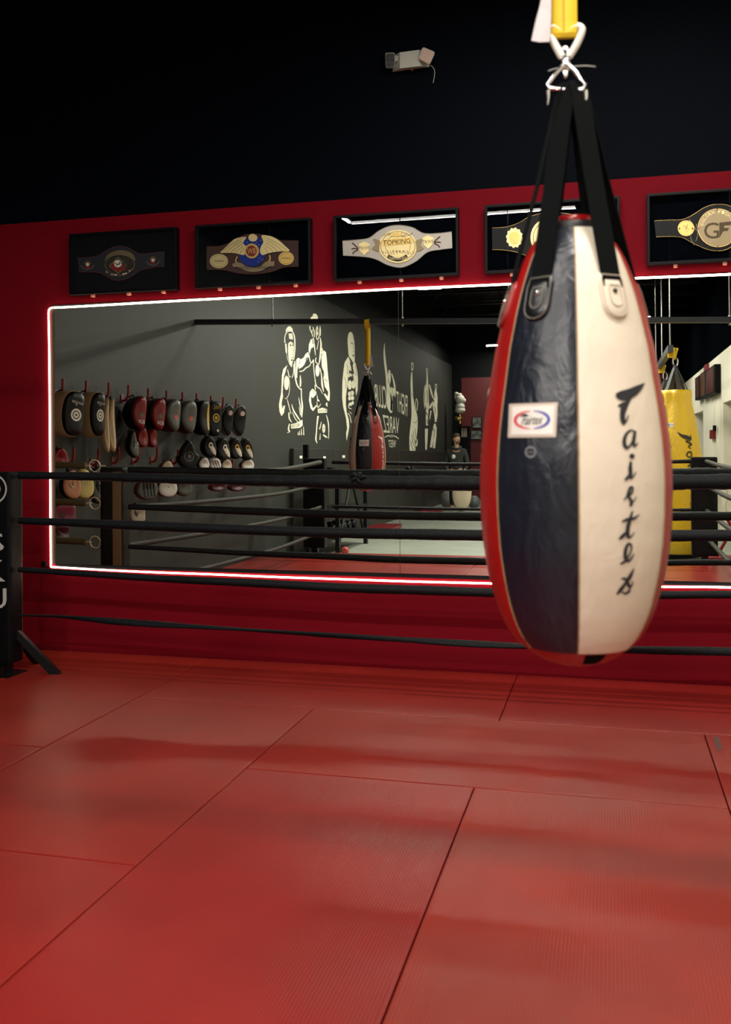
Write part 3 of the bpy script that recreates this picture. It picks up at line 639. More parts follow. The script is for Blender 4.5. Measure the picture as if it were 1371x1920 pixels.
# flaps, rivets, straps: one per panel
centers = [-74, -27, 36, 108, 154, 213]
zfl = 1.4-(497-837.5)*KZ*.9
M_FLB = mat('navy_flap', (.002, .003, .006, 1), .3, bump=.2, scale=200); M_FLW = mat('cream_flap', (.62, .54, .44, 1), .55, bump=.2, scale=200); M_FLR = mat('red_flap', (.26, .008, .008, 1), .35, bump=.2, scale=200)
fm = [M_FLR, M_FLB, M_FLW, M_FLR, M_FLB, M_FLW]
M_ST = mat('thread', (.16, .15, .12, 1), .6); M_STW = mat('cream_thread', (.50, .42, .33, 1), .7)
def flap_outline(hw, hh, n=10):
    # u: arc length across, v: down; straight top, round bottom
    pts = [(-hw*.82, 0), (hw*.82, 0), (hw, .02)]
    pts += [(hw*math.cos(t), hh-hw+hw*math.sin(t)) for t in [math.pi*i/n for i in range(n+1)]]
    pts += [(-hw, .02)]; return pts
for i, ac in enumerate(centers):
    a = DG(ac); HWF, HH = .029, .095
    S = lambda u, v, o: bagpt(a+u/max(rz(zfl-v), .05), zfl-v, o)
    ol = flap_outline(HWF, HH)
    C = (0, HH*.5); rows = []
    for s, o in ((1.0, -.001), (1.0, .004), (.93, .007), (.5, .008), (.02, .008)): rows.append([S(C[0]+(u-C[0])*s, C[1]+(v-C[1])*s, o) for u, v in ol])
    fl = MB().ring_loft(rows, cap=False).build('flap', fm[i], bag)
    b = MB(); th = M_STW if fm[i] is M_FLW else M_ST
    for s, o in ((.86, .0085), (.42, .0095)):
        P_ = [S(C[0]+(u-C[0])*s, C[1]+(v-C[1])*(s+.04), o) for u, v in ol]; b.tube(P_, .0011, 5, closed=True)
    b.build('stitching', th, fl)
    c = S(0, .038, .008); nrm = Vector((math.sin(a), -math.cos(a), .15)).normalized()
    MB().tube([c, c+nrm*.003, c+nrm*.005], [.0052, .0048, .002], 12).build('rivet', M_CHROME if fm[i] is not M_FLW else M_DARK, fl)
    # strap ribbon
    tp = Vector((BXc+.02*math.sin(a), BY-.02*math.cos(a), 1.4-(160-837.5)*KZ)); tp2 = Vector((BXc+.028*math.sin(a), BY-.028*math.cos(a), tp.z-.02))
    e1 = bagpt(a, zfl+.004, .004); e2 = bagpt(a, zfl-.03, .003); tan = Vector((math.cos(a), math.sin(a), 0)); hw = .0225
    b = MB(); P_ = [tp, tp2, (tp2*.5+e1*.5)+Vector((math.sin(a), -math.cos(a), 0))*-.003, e1, e2]; nn = Vector((math.sin(a), -math.cos(a), .3)).normalized()*.003
    tw = tan*hw; rows = [[p-tw*1.0, p+tw*1.0, p+tw+nn, p-tw+nn] for p in P_]
    b.ring_loft(rows, smooth=False).build('strap', M_WEB, bag)
# hardware
def Bpx(x, y, dy=0): return onY(x, y, BY+dy)
b = MB()
for dy in (-.022, .02):
    b.tube([Bpx(1060, 118, dy*.3), Bpx(1040, 140, dy), Bpx(1027, 158, dy), Bpx(1030, 166, dy), Bpx(1060, 168, dy), Bpx(1093, 168, dy), Bpx(1097, 158, dy), Bpx(1082, 138, dy), Bpx(1064, 118, dy*.3)], .0042, 10)
b.build('suspension_ring', M_CHROME, bag)
MB().tube([Vector(q) for q in smooth_pts([tuple(Bpx(*p)) for p in ((1053, 100), (1058, 90), (1064, 93), (1066, 106), (1063, 125), (1060, 145), (1057, 125), (1054, 110))], 4, True)], .0036, 10, closed=True).lathe(Bpx(1060, 122), [(.004, -.012), (.0085, -.010), (.0085, .012), (.004, .014)], 14).build('carabiner', M_CHROME, bag)
b = MB()
for x0 in (1028, 1098):
    b.tube([Bpx(x0, 170, -.02), Bpx(x0+1, 182, -.02), Bpx(x0-1, 196, -.02)], [.005, .0035, .002], 8)
b.build('ring_keeper', M_CHROME, bag)
# labels and lettering on the navy and cream panels
navy, cream = panels[1], panels[2]
SH = lambda x, y, o: bag_hit(x, y, .002+o)
def grid_patch(q, n, off):
    A = [np.array(k, float) for k in q]; rows = []
    for j in range(n+1):
        v = j/n; rows.append([SH(*((1-v)*((1-u)*A[0]+u*A[1])+v*((1-u)*A[3]+u*A[2])), off) for u in [i/n for i in range(n+1)]])
    return MB().ring_loft(rows, closed=False, cap=False)
q0 = [(955, 757.5), (1046, 754.5), (1042.5, 819.5), (952.5, 820.5)]
lb = grid_patch(q0, 10, .0015).build('label_patch', mat('label_tan', (.50, .42, .36, 1), .6, bump=.3, scale=300), bag)
q1 = [(961, 762.5), (1040, 760), (1037, 814.5), (958.5, 815)]
grid_patch(q1, 10, .0022).build('label_face', mat('label_white', (.66, .63, .60, 1), .55, bump=.2, scale=300), lb)
def oval(P, a0, a1, w0, w1):
    n = 16; pts = []; wd = []
    for i in range(n+1):
        t = math.radians(a0+(a1-a0)*i/n); pts.append((997.5+31.5*math.cos(t), 787+16.5*math.sin(t)-.03*31.5*math.cos(t))); wd.append(w0+(w1-w0)*math.sin(math.pi*i/n))
    P.stroke(pts, wd, 2)
P = Paint(SH, .0030); oval(P, 95, 265, 1.2, 5.5); P.build('oval_red_half', mat('print_red', (.55, .03, .05, 1), .5), lb)
P = Paint(SH, .0030); oval(P, -85, 85, 1.2, 5.5); P.build('oval_blue_half', mat('print_blue', (.02, .035, .30, 1), .5), lb)
P = Paint(SH, .0034); P.text('Fairtex', [(981, 779), (1019, 777), (1017, 795), (977, 797)], shear=.35); P.stroke([(976, 781), (984, 778), (992, 780)], [2, 4, 1]); P.build('label_letters', M_DARK, lb)
P = Paint(SH, .001); P.ring(995, 847.5, 10.5, 11, 2.5); P.text('Fairtex', [(988, 845), (1002, 844), (1002, 850), (988, 851)]); P.stroke([(989, 841), (995, 839), (1001, 841)], 2); P.stroke([(989, 854), (995, 856), (1001, 854)], 2); P.build('round_stamp', mat('stamp_grey', (.16, .16, .17, 1), .5), bag)
def fairtex(P):
    c2 = crop(900, 420, 3.608); c3 = crop(900, 820, 3.608)
    def s(c, pts, wd, k=5): P.stroke([c(*p) for p in pts], [w_*1.3/3.608 for w_ in (wd if hasattr(wd, '__len__') else [wd]*len(pts))], k)
    s(c2, [(921, 1150), (945, 1158), (985, 1158), (1030, 1140), (1075, 1110), (1118, 1074)], [14, 44, 56, 50, 34, 2], 8)
    s(c2, [(1024, 1178), (995, 1212), (975, 1245), (966, 1290), (968, 1330), (975, 1358)], [6, 24, 34, 28, 26, 10])
    s(c2, [(935, 1232), (958, 1222), (985, 1212), (1010, 1198)], [8, 18, 16, 5])
    s(c2, [(975, 1350), (995, 1325), (1006, 1290)], [12, 9, 5])
    s(c2, [(1048, 1402), (1020, 1396), (992, 1420), (977, 1465), (985, 1506), (1005, 1510), (1028, 1478), (1046, 1418)], [8, 10, 15, 20, 20, 13, 9, 6])
    s(c2, [(1052, 1400), (1043, 1450), (1040, 1490), (1052, 1500), (1072, 1478)], [14, 19, 17, 11, 4])
    P.poly([c3(*p) for p in ell(1030, 127, 18, 18, 16)])
    s(c3, [(1022, 162), (1018, 205), (1020, 245), (1018, 280)], [12, 20, 20, 10]); s(c3, [(980, 290), (1000, 272), (1015, 245)], [8, 16, 8]); s(c3, [(1020, 280), (1040, 262), (1058, 232)], [12, 8, 4])
    s(c3, [(974, 425), (995, 400), (1008, 365), (1020, 338), (1035, 340), (1030, 372), (1008, 398), (1022, 425), (1025, 455), (1010, 462)], [5, 10, 15, 13, 10, 12, 14, 16, 16, 6]); s(c3, [(1025, 450), (1045, 425), (1062, 400)], [10, 7, 3])
    s(c3, [(962, 572), (1000, 556), (1045, 548), (1080, 520)], [9, 17, 15, 4]); s(c3, [(1034, 498), (1015, 560), (1000, 625), (1004, 672), (1020, 680)], [8, 18, 22, 20, 7]); s(c3, [(942, 692), (968, 668), (990, 640)], [8, 20, 9]); s(c3, [(1018, 680), (1038, 655), (1050, 640)], [9, 6, 3])
    s(c3, [(950, 858), (975, 845), (1000, 815), (1024, 765), (1024, 730), (1005, 722), (988, 755), (984, 808), (1000, 838), (1025, 820), (1045, 785)], [10, 13, 9, 9, 12, 14, 18, 19, 16, 10, 4])
    s(c3, [(928, 1064), (955, 1030), (985, 990), (1015, 945), (1045, 885)], [9, 19, 15, 20, 4]); s(c3, [(955, 962), (980, 955), (1000, 985), (1012, 1010), (1030, 1000), (1035, 972)], [5, 13, 18, 16, 9, 5]); s(c3, [(960, 1045), (985, 1058), (1010, 1040), (1015, 1015)], [6, 12, 13, 6])
P = Paint(SH, .001); fairtex(P)
lt = P.build('lettering', mat('black_print', (.008, .009, .014, 1), .5), bag)
# the same lettering on the other cream and red panels
me0 = lt.data
def rot_letters(deg, m):
    me = me0.copy(); me.materials.clear(); me.materials.append(m); me.transform(Matrix.Rotation(DG(deg), 4, 'Z')); o = bpy.data.objects.new('lettering', me); COL.objects.link(o); o.parent = bag; o.location = (0, 0, 0); return o
M_WP = mat('white_print', (.7, .68, .64, 1), .5)
rot_letters(-125, M_WP); rot_letters(60, M_WP); rot_letters(177, mat('black_print', None))

# hanging strap with tag and cream link
hs = empty('hanging_strap', Bpx(1058, 72), 'yellow webbing strap with white tag holding the foreground teardrop bag', 'strap', 'yellow bag straps')
zt = 2.66
l0, l1 = Bpx(1033.5, 70), Bpx(1082.5, 68); hwv = (l1-l0)/2; cen = (l0+l1)/2
rows = []
for s, z in ((-.006, zt), (-.006, 2.4), (-.007, cen.z+.03), (-.008, cen.z+.006), (-.004, cen.z-.002), (.004, cen.z-.002), (.008, cen.z+.006), (.007, cen.z+.03), (.006, 2.4), (.006, zt)):
    c = Vector((cen.x, BY+s, z)); rows.append([c-hwv, c+hwv])
b = MB(); 
for i in range(len(rows)-1):
    o2 = Vector((0, .0022, 0)); b.add([rows[i][0], rows[i][1], rows[i+1][1], rows[i+1][0], rows[i][0]+o2, rows[i][1]+o2, rows[i+1][1]+o2, rows[i+1][0]+o2], [(0, 1, 2, 3), (4, 5, 6, 7), (0, 3, 7, 4), (1, 2, 6, 5)], True)
# loop over the beam
lp = []
for k in range(13):
    t = math.pi*k/12; lp.append(Vector((cen.x, BY-.045*math.cos(t), zt+.07+.035*math.sin(t))))
lp = [Vector((cen.x, BY-.006, zt)), Vector((cen.x, BY-.03, zt+.03))]+lp+[Vector((cen.x, BY+.03, zt+.03)), Vector((cen.x, BY+.006, zt))]
b.ring_loft([[p-hwv, p+hwv, p+hwv+Vector((0, 0, .002)), p-hwv+Vector((0, 0, .002))] for p in lp], smooth=False)
b.build('webbing', M_YWEB, hs)
for sg in (-1, 1):
    pass
MB().tube([(cen.x, BY-.0095, cen.z+.01), (cen.x, BY-.0085, 2.38), (cen.x, BY-.0085, zt)], .0009, 5).build('stitching', mat('orange_thread', (.5, .16, .01, 1), .6), hs)
tg = [Bpx(1034, -40, -.012), Bpx(1034, 30, -.012), Bpx(1031, 78, -.012), Bpx(1012, 79, -.016), Bpx(996.5, 76, -.02), Bpx(1004, 40, -.018), Bpx(1013, 8, -.012), Bpx(1020, -40, -.012)]
MB().add(tg+[q+Vector((0, .001, 0)) for q in tg], [list(range(8)), list(range(8, 16))[::-1]]+[(i, (i+1) % 8, (i+1) % 8+8, i+8) for i in range(8)]).build('care_tag', mat('white_tag', (.52, .48, .50, 1), .7, bump=.4, scale=90), hs)
lk = [(1054, 107), (1041, 84), (1031, 62), (1033, 53), (1041, 51), (1060, 62), (1077, 51), (1088, 51), (1091, 59), (1081, 84), (1067, 106)]
MB().tube([Vector(q) for q in smooth_pts([tuple(Bpx(*p)) for p in lk], 4)], .0078, 12).build('link', mat('cream_powder_coat', (.70, .68, .62, 1), .35), hs)
MB().tube([Bpx(1028, 133), Bpx(1040, 129), Bpx(1052, 126)], .0006, 4).tube([Bpx(1074, 124.5), Bpx(1098, 123), Bpx(1117, 125)], .0006, 4).build('cable_tie_end', mat('nylon', (.6, .6, .55, 1), .4), hs)

# second teardrop bag (seen in the mirror) hanging from the same beam
b2 = copy_tree(bag); hs2 = copy_tree(hs)
p2 = refl(onY(689.5, 926, 2*D-BY)); b2.location = (p2.x, BY, BASE.z+.0); b2.rotation_euler = (0, 0, DG(199.3))
b2['label'] = 'smaller-looking teardrop bag in the mirror, white, navy and red, left of the big one'
off = Vector((p2.x-.071*0, BY, 0)); rr = Matrix.Rotation(DG(199.3), 3, 'Z')
d0 = Vector(hs.location)-Vector((BXc, BY, 0)); hs2.location = Vector((p2.x, BY, 0))+rr @ Vector((d0.x, d0.y, d0.z)); hs2.rotation_euler = (0, 0, DG(199.3-19.3))
d1 = Matrix.Rotation(DG(180), 3, 'Z') @ d0; hs2.location = Vector((p2.x, BY, 0))+d1
hs2['label'] = 'yellow webbing strap holding the reflected teardrop bag'

# beam the teardrop bags hang from
def zb(x): return 2.812-.035*(x+4.42)
xb0, xb1 = XL+.0, XR
e = empty('bag_beam', (XL+.01, BY, zb(XL)), 'long black steel beam crossing the mirror, carrying the teardrop bags', 'beam')
mid = ((xb0+xb1)/2); ang = math.atan2(zb(xb1)-zb(xb0), xb1-xb0)
MB().box((mid, BY, zb(mid)-.005), (xb1-xb0, .06, .055), Matrix.Rotation(-ang, 3, 'Y')).build('tube', mat('beam_steel', (.03, .035, .042, 1), .4, .2), e)
for x in (-3.529, -2.089, -.976, 1.137):
    MB().tube([(x, BY, zb(x)-.06), (x, BY, ZC)], .006, 8).lathe((x, BY, zb(x)), [(.012, .028), (.012, .04), (.008, .042)], 6).lathe((x, BY, zb(x)), [(.008, -.055), (.013, -.052), (.013, -.036)], 6).build('threaded_rod', M_SILV, e)

# ================================================================== RING
RY0, RY1 = 5.19, -.31; RX0, RX1 = -3.68, 1.13
M_PAD = mat('post_pad_vinyl', (.0014, .0022, .0032, 1), .45, spec=.2, bump=.2, scale=60)
M_GWH = mat('grey_white_print', (.42, .42, .40, 1), .5)
def rope(pts, rad, label, m=M_ROPE, ell_=1.0, tw=0, ruffle=0, group='ring ropes', name='ring_rope', loc=None):
    P_ = [Vector(q) for q in smooth_pts([tuple(p) for p in pts], 24)]; n = len(P_)
    L_ = (P_[-1]-P_[0]).length
    if not hasattr(rad, '__len__'): rad = [rad]*len(pts)
    rr = np.interp(np.linspace(0, 1, n), np.linspace(0, 1, len(rad)), rad)
    if ruffle: rr = [r*(1+ruffle*random.uniform(-1, 1)+ruffle*.8*math.sin(i*.37)) for i, r in enumerate(rr)]
    t = [tw*i/n for i in range(n)] if tw else None
    o = MB().tube(P_, list(rr), 14, ell=ell_, twist=t).build(name, m, loc=P_[0])
    return tag(o, label, 'rope', group)
def R(px): return [onY(x, y, RY0) for x, y in px]
def ext(P_, x1=RX1-.1):
    a, c = P_[-2], P_[-1]; return P_+[Vector((x1, RY0, c.z+(c.z-a.z)*.2))]
fr = [([(36, 891), (160, 893), (300, 897), (480, 901), (640, 904), (800, 906), (1000, 907), (1200, 905), (1371, 903)], [.024, .026, .030, .032, .040, .043, .043, .042, .040, .040], 'thick padded top ring rope crossing in front of the mirror', 1, 0, .05),
      ([(36, 976), (160, 981), (300, 987), (480, 994), (640, 999), (800, 1002), (1000, 1005), (1200, 1005), (1371, 1004)], [.021, .026, .029, .029, .030, .031, .031, .031, .030, .03], 'second ring rope from the top, in front of the mirror', 1, 0, .02),
      ([(36, 1068), (160, 1076), (300, 1085), (480, 1093.5), (640, 1102), (800, 1107), (1000, 1114), (1200, 1116), (1371, 1115)], [.017, .019, .021, .024, .026, .026, .023, .021, .020, .02], 'third ring rope, along the bottom edge of the mirror', 1, 0, .02),
      ([(38, 1154), (110, 1156), (200, 1164), (300, 1171), (450, 1180), (600, 1190), (750, 1199), (900, 1208), (1050, 1214), (1200, 1219), (1371, 1222)], [.012, .012, .020, .022, .018, .018, .014, .024, .026, .024, .022, .02], 'lowest, slack and twisted ring rope against the red wall', .55, 9, .02)]
for px, rad, lab, el_, tw, ruf in fr:
    rope(ext(R(px)), rad, lab, ell_=el_, tw=tw, ruffle=ruf)
# sleeve tie on the top rope
b = MB(); c = onY(672, 897, RY0-.03)
for k in range(5):
    a = k*1.2; b.tube([c, c+Vector((.03*math.cos(a), -.012, .025*math.sin(a)+.01)), c+Vector((.055*math.cos(a+.4), -.01, .03*math.sin(a+.4)))], [.012, .014, .004], 8)
tag(b.build('cloth_tie', M_ROPE, loc=c), 'black cloth tie knotted on the thick top rope', 'cloth tie')
hts = [1.215, .925, .625, .30]; nm = ['top', 'second', 'third', 'lowest']
for z, n_ in zip(hts, nm):
    sg = .03 if n_ == 'top' else .015
    rope([(RX0, RY0-.15, z+.02), (RX0+.01, (RY0+RY1)/2+1, z-.02), (RX0, (RY0+RY1)/2-1, z-.03-sg), (RX0, RY1+.15, z)], .028 if n_ == 'top' else .021, 'grey %s rope on the left side of the ring, seen in the mirror' % n_, M_ROPEG, ruffle=.05)
    rope([(RX0+.12, RY1, z), (-2.2, RY1, z-sg), (-.5, RY1, z-sg*1.2), (RX1-.12, RY1, z)], .025 if n_ == 'top' else .020, 'black %s rope on the far side of the ring, seen in the mirror' % n_, M_ROPE, ruffle=.06)
    rope([(RX1, RY1+.12, z), (RX1, 2, z-.03), (RX1, RY0-.12, z)], .024, 'grey %s rope on the right side of the ring, seen in the mirror' % n_, M_ROPEG, ruffle=.05)
    if n_ != 'lowest':
        rg = 2*D-RY0
        yv = z
        o = rope([(XL+.02, RY0, z+.07), (-4.1, RY0, z+.065), (RX0-.25, RY0, z+.06)], .026, 'short %s rope tying the left corner post towards the side wall' % n_, mat('rope_cover_olive', (.075, .062, .030, 1), .7, bump=.8, scale=90, spec=.2))
        rc = Vector((RX0-.175, RY0, z+.06)); pts = [rc+Vector((.046*math.cos(t), .006*math.sin(t), .046*math.sin(t))) for t in [2*math.pi*k/24 for k in range(24)]]
        ring_ = MB().tube(pts, .0045, 8, closed=True).tube([rc+Vector((-.10, 0, 0)), rc+Vector((-.03, 0, 0))], .005, 8).tube([rc+Vector((.046, 0, 0)), rc+Vector((.09, 0, 0))], .005, 8)
        mo = ring_.build('ring_link', mat('pale_steel', (.75, .68, .52, 1), .4, .4), None, loc=None); mo.parent = o; mo.location = -Vector(o.location)
def post(x, y, label, brace=None, text=False, wdt=.26):
    e = empty('ring_post', (x, y, 0.0), label, 'ring post', 'padded ring corner posts')
    z0, z1 = .075, 1.265
    MB().box((x, y, .62), (.08, .08, 1.24)).box((x, y, .004), (.2, .2, .008)).build('pole', M_BLKM, e)
    pd = MB().box((x, y, (z0+z1)/2), (wdt, .13, z1-z0), bev=.02).build('pad', M_PAD, e)
    if brace:
        for dx, dy in brace:
            d_ = Vector((dx, dy, 0)).normalized(); s_ = Vector((-d_.y, d_.x, 0))*.022
            a = Vector((x, y, .30))+d_*.07; c = Vector((x, y, .0))+d_*.36
            MB().add([a-s_, a+s_, c+s_, c-s_, a-s_-Vector((0, 0, .06)), a+s_-Vector((0, 0, .06)), c+s_-d_*.07, c-s_-d_*.07], [(0, 1, 2, 3), (4, 5, 6, 7), (0, 1, 5, 4), (1, 2, 6, 5), (2, 3, 7, 6), (3, 0, 4, 7)]).build('foot_brace', M_BLKM, e)
    return e, pd
e, pd = post(RX0, RY0, 'black padded left corner post with white vertical lettering', [(1, .25), (.1, 1)], wdt=.19)
P = Paint(lambda x, y, o: onY(x, y, RY0-.065-o), .0015)
for r in (26, 14): P.ring(-13, 917, r, r*1.08, 3)
P.text('S', [(-30, 1000), (6, 999), (8, 1034), (-29, 1034)]); P.text('K', [(-30, 1051), (9, 1050), (10, 1090), (-29, 1091)]); P.text('U', [(-29, 1105), (12, 1103), (12.5, 1141), (-28, 1143)])
P.build('pad_lettering', M_GWH, pd)
MB().box((RX0+.02, RY0-.08, .03), (.05, .05, .06)).build('foot', M_BLKM, e)
MB().box((RX0+.052, RY0+.069, .67), (.07, .012, 1.12), bev=.004).build('tan_backing', mat('tan_board', (.10, .055, .02, 1), .6, bump=.3, scale=50), e)
post(-3.80, RY1, 'black padded rear left corner post, seen in the mirror', wdt=.30)
post(1.11, RY1, 'black padded rear right corner post beside the yellow bag, seen in the mirror', wdt=.30)
post(RX1, RY0, 'black padded corner post at the mirror wall beyond the right picture edge')

# ================================================================== LEFT WALL, SEEN IN THE MIRROR
VW = lambda x, y, o: onX(x, y, XL+o)          # virtual wall; built objects are reflected back
PLABEL = 'painted mural figure on the grey side wall'
def mural(name, lab, cr, fn, dark=None, group='painted wall figures'):
    P = Paint(lambda x, y, o: VW(*cr(x, y), o), .002); fn(P)
    c = P.mb.v[0]; c = refl(sum(P.mb.v, Vector((0, 0, 0)))/len(P.mb.v)); c.z = min(v.z for v in P.mb.v)
    o = P.build(name, M_MURAL, loc=c, mirror=True); tag(o, lab, 'mural', group)
    if dark:
        P = Paint(lambda x, y, o: VW(*cr(x, y), o), .0035); dark(P)
        d_ = P.build('shading', M_GREY, None, mirror=True); d_.parent = o; d_.location = -Vector(o.location)
    return o
cr = crop(500, 570, 6.857)
def f1(P):
    P.poly([(245, 362), (255, 325), (280, 290), (310, 288), (335, 318), (342, 350), (300, 335), (270, 342)])
    P.stroke([(240, 500), (238, 430), (258, 372), (300, 345), (342, 367), (362, 430), (367, 550), (362, 640), (352, 720)], [14, 10, 12, 16, 12, 14, 14, 12, 8])
    P.poly([(288, 380), (336, 383), (342, 458), (294, 448)]); P.poly([(240, 508), (260, 512), (266, 590), (266, 648), (248, 620)])
    P.poly([(282, 507), (312, 482), (348, 505), (354, 560), (351, 640), (340, 740), (327, 818), (300, 770), (284, 690), (279, 600)])
    P.stroke([(262, 650), (275, 710), (310, 795)], 5)
    P.poly([(268, 785), (218, 838), (200, 920), (196, 1050), (190, 1150), (175, 1220), (162, 1300), (170, 1385), (195, 1442), (226, 1402), (241, 1312), (226, 1302), (205, 1352), (200, 1255), (216, 1195), (212, 1080), (226, 940), (250, 860)])
    P.poly(ell(260, 1015, 31, 92)); P.stroke([(250, 920), (286, 950), (300, 1040), (292, 1150), (265, 1205), (238, 1218)], 6)
    P.stroke([(275, 845), (290, 920), (312, 942)], 9); P.stroke([(352, 770), (352, 880), (330, 948)], 8)
    P.stroke([(366, 735), (366, 850), (376, 960), (400, 1050), (442, 1102)], [12, 16, 16, 16, 10])
    P.poly([(385, 715), (410, 693), (437, 708), (432, 760), (400, 830), (396, 955), (384, 945), (379, 850)])
    P.poly([(432, 720), (480, 690), (505, 642), (535, 618), (552, 648), (545, 692), (515, 720), (500, 752), (480, 800), (415, 837), (418, 790)])
    P.stroke([(425, 868), (470, 860), (510, 822), (550, 800), (577, 758)], [10, 12, 12, 10, 4]); P.stroke([(436, 918), (440, 1000), (436, 1065)], [6, 18, 14])
    P.stroke([(450, 1085), (452, 1200), (462, 1320), (455, 1455)], [10, 12, 20, 12]); P.stroke([(415, 1200), (432, 1290), (448, 1400)], [3, 12, 5])
    P.stroke([(325, 1288), (352, 1372), (400, 1450), (432, 1497)], [5, 16, 18, 10]); P.stroke([(335, 1388), (368, 1468), (402, 1512)], [4, 10, 7]); P.stroke([(268, 1218), (290, 1310), (318, 1415)], [5, 9, 6])
    P.stroke([(290, 1395), (296, 1470), (328, 1522)], [12, 16, 6]); P.stroke([(420, 1325), (442, 1430)], [4, 12])
    P.poly([(315, 1545), (370, 1535), (464, 1488), (468, 1562), (430, 1592), (320, 1602)])
    P.stroke([(297, 1540), (285, 1610), (300, 1640), (268, 1655)], [10, 18, 12, 6]); [P.stroke([(x, y), (x+3, 1685)], [5, 11], 2) for x, y in ((408, 1650), (425, 1628), (450, 1600), (478, 1575))]
def d1(P):
    P.poly(ell(312, 533, 9, 15, 12)); P.poly(ell(340, 531, 7, 14, 12)); P.stroke([(300, 512), (320, 508)], 5); P.stroke([(332, 508), (348, 512)], 5); P.stroke([(329, 560), (334, 640), (322, 655)], 4); P.stroke([(315, 695), (330, 690), (342, 697)], 6); P.poly(ell(328, 722, 11, 12, 12)); P.stroke([(322, 775), (334, 775)], 5)
    P.stroke([(298, 400), (332, 405)], 4, 2); P.stroke([(299, 425), (332, 432)], 4, 2); P.text('BOXE', [(322, 1555), (425, 1530), (425, 1575), (322, 1592)], flip=True)
    P.stroke([(505, 720), (530, 690), (540, 720), (515, 760), (470, 810)], 12); P.stroke([(212, 1120), (218, 1200), (196, 1300)], 5); P.poly([(400, 840), (412, 835), (425, 900), (405, 960)])
mural('wall_mural', 'painted boxer in headgear throwing a straight punch, leftmost of the wall figures', cr, f1, d1)
def f2(P):
    P.poly([(590, 150), (605, 130), (625, 123), (650, 140), (667, 178), (640, 160), (612, 152)]); P.poly([(558, 205), (578, 168), (620, 150), (660, 178), (670, 205), (640, 190), (610, 195)])
    P.stroke([(560, 285), (563, 330), (580, 372)], [10, 9, 5]); P.stroke([(598, 298), (614, 350), (617, 430)], [8, 10, 6]); P.stroke([(590, 330), (585, 370), (598, 420)], 8)
    P.stroke([(655, 285), (640, 340), (645, 430), (660, 458), (680, 405), (690, 300)], 8); P.stroke([(690, 285), (697, 350), (693, 412)], 8); P.poly(ell(658, 350, 9, 60, 16))
    P.poly([(575, 453), (548, 520), (543, 600), (558, 642), (575, 570), (602, 558), (614, 500), (600, 458)]); P.stroke([(548, 640), (560, 722), (580, 758), (602, 722)], 10); P.stroke([(606, 440), (620, 560), (632, 662)], [6, 12, 5])
    P.stroke([(600, 440), (595, 490), (612, 520)], 9); P.stroke([(690, 430), (703, 520), (692, 680), (676, 778)], [6, 18, 18, 8]); P.stroke([(650, 590), (660, 540), (672, 470)], 6); P.stroke([(640, 690), (632, 740), (668, 775)], 9)
    P.poly([(735, 598), (766, 618), (776, 700), (786, 850), (802, 1000), (817, 1150), (811, 1250), (785, 1240), (738, 1160), (752, 1150), (790, 1192), (796, 1130), (750, 1062), (735, 960), (735, 870), (712, 800), (708, 680)])
    P.stroke([(706, 560), (722, 600), (712, 640)], 12); P.stroke([(605, 715), (610, 830), (622, 940), (642, 1050), (690, 1092), (722, 1155)], [10, 8, 8, 10, 8, 6]); P.poly(ell(657, 855, 26, 78)); P.stroke([(690, 825), (710, 930), (718, 1040), (737, 1130)], [8, 12, 22, 6]); P.stroke([(625, 1040), (630, 1105)], 9, 2)
    P.poly([(560, 1130), (592, 1088), (620, 1110), (642, 1130), (640, 1162), (600, 1210), (572, 1190), (577, 1270), (600, 1342), (642, 1300), (652, 1308), (600, 1378), (570, 1342), (548, 1240)])
    P.poly([(650, 1155), (665, 1225), (688, 1252), (655, 1250)]); P.stroke([(650, 1260), (663, 1332), (702, 1280)], [6, 9, 4]); P.poly([(660, 1352), (720, 1335), (780, 1352), (780, 1397), (665, 1402)]); P.poly([(760, 1290), (782, 1260), (785, 1325)])
    P.stroke([(665, 1440), (652, 1540), (645, 1640), (637, 1740), (655, 1790)], [20, 14, 12, 16, 6]); P.poly(ell(738, 1600, 19, 58)); P.stroke([(728, 1680), (755, 1700), (784, 1718)], [10, 20, 8]); P.stroke([(770, 1425), (795, 1520), (802, 1620), (800, 1735)], [6, 12, 9, 5]); P.stroke([(708, 1515), (684, 1612)], [6, 12], 3); P.stroke([(694, 1665), (688, 1745)], [5, 11], 3)
def d2(P):
    P.stroke([(654, 300), (654, 345)], 5, 2); P.poly(ell(660, 350, 5, 12, 10)); P.poly(ell(659, 415, 5, 14, 10)); P.text('BOXE', [(670, 1355), (775, 1352), (775, 1388), (672, 1392)], flip=True)
    P.stroke([(715, 1600), (760, 1600)], 4, 2); P.stroke([(738, 1550), (738, 1650)], 4, 2); P.stroke([(730, 850), (742, 900), (738, 930)], 6); P.stroke([(785, 1000), (745, 960)], 7, 2); P.stroke([(600, 1100), (608, 1150)], 5, 2); P.stroke([(622, 1118), (622, 1160)], 5, 2)
mural('wall_mural', 'painted boxer in profile taking the punch, guard low, second of the wall figures', cr, f2, d2)
cr = crop(630, 600, 6.529)
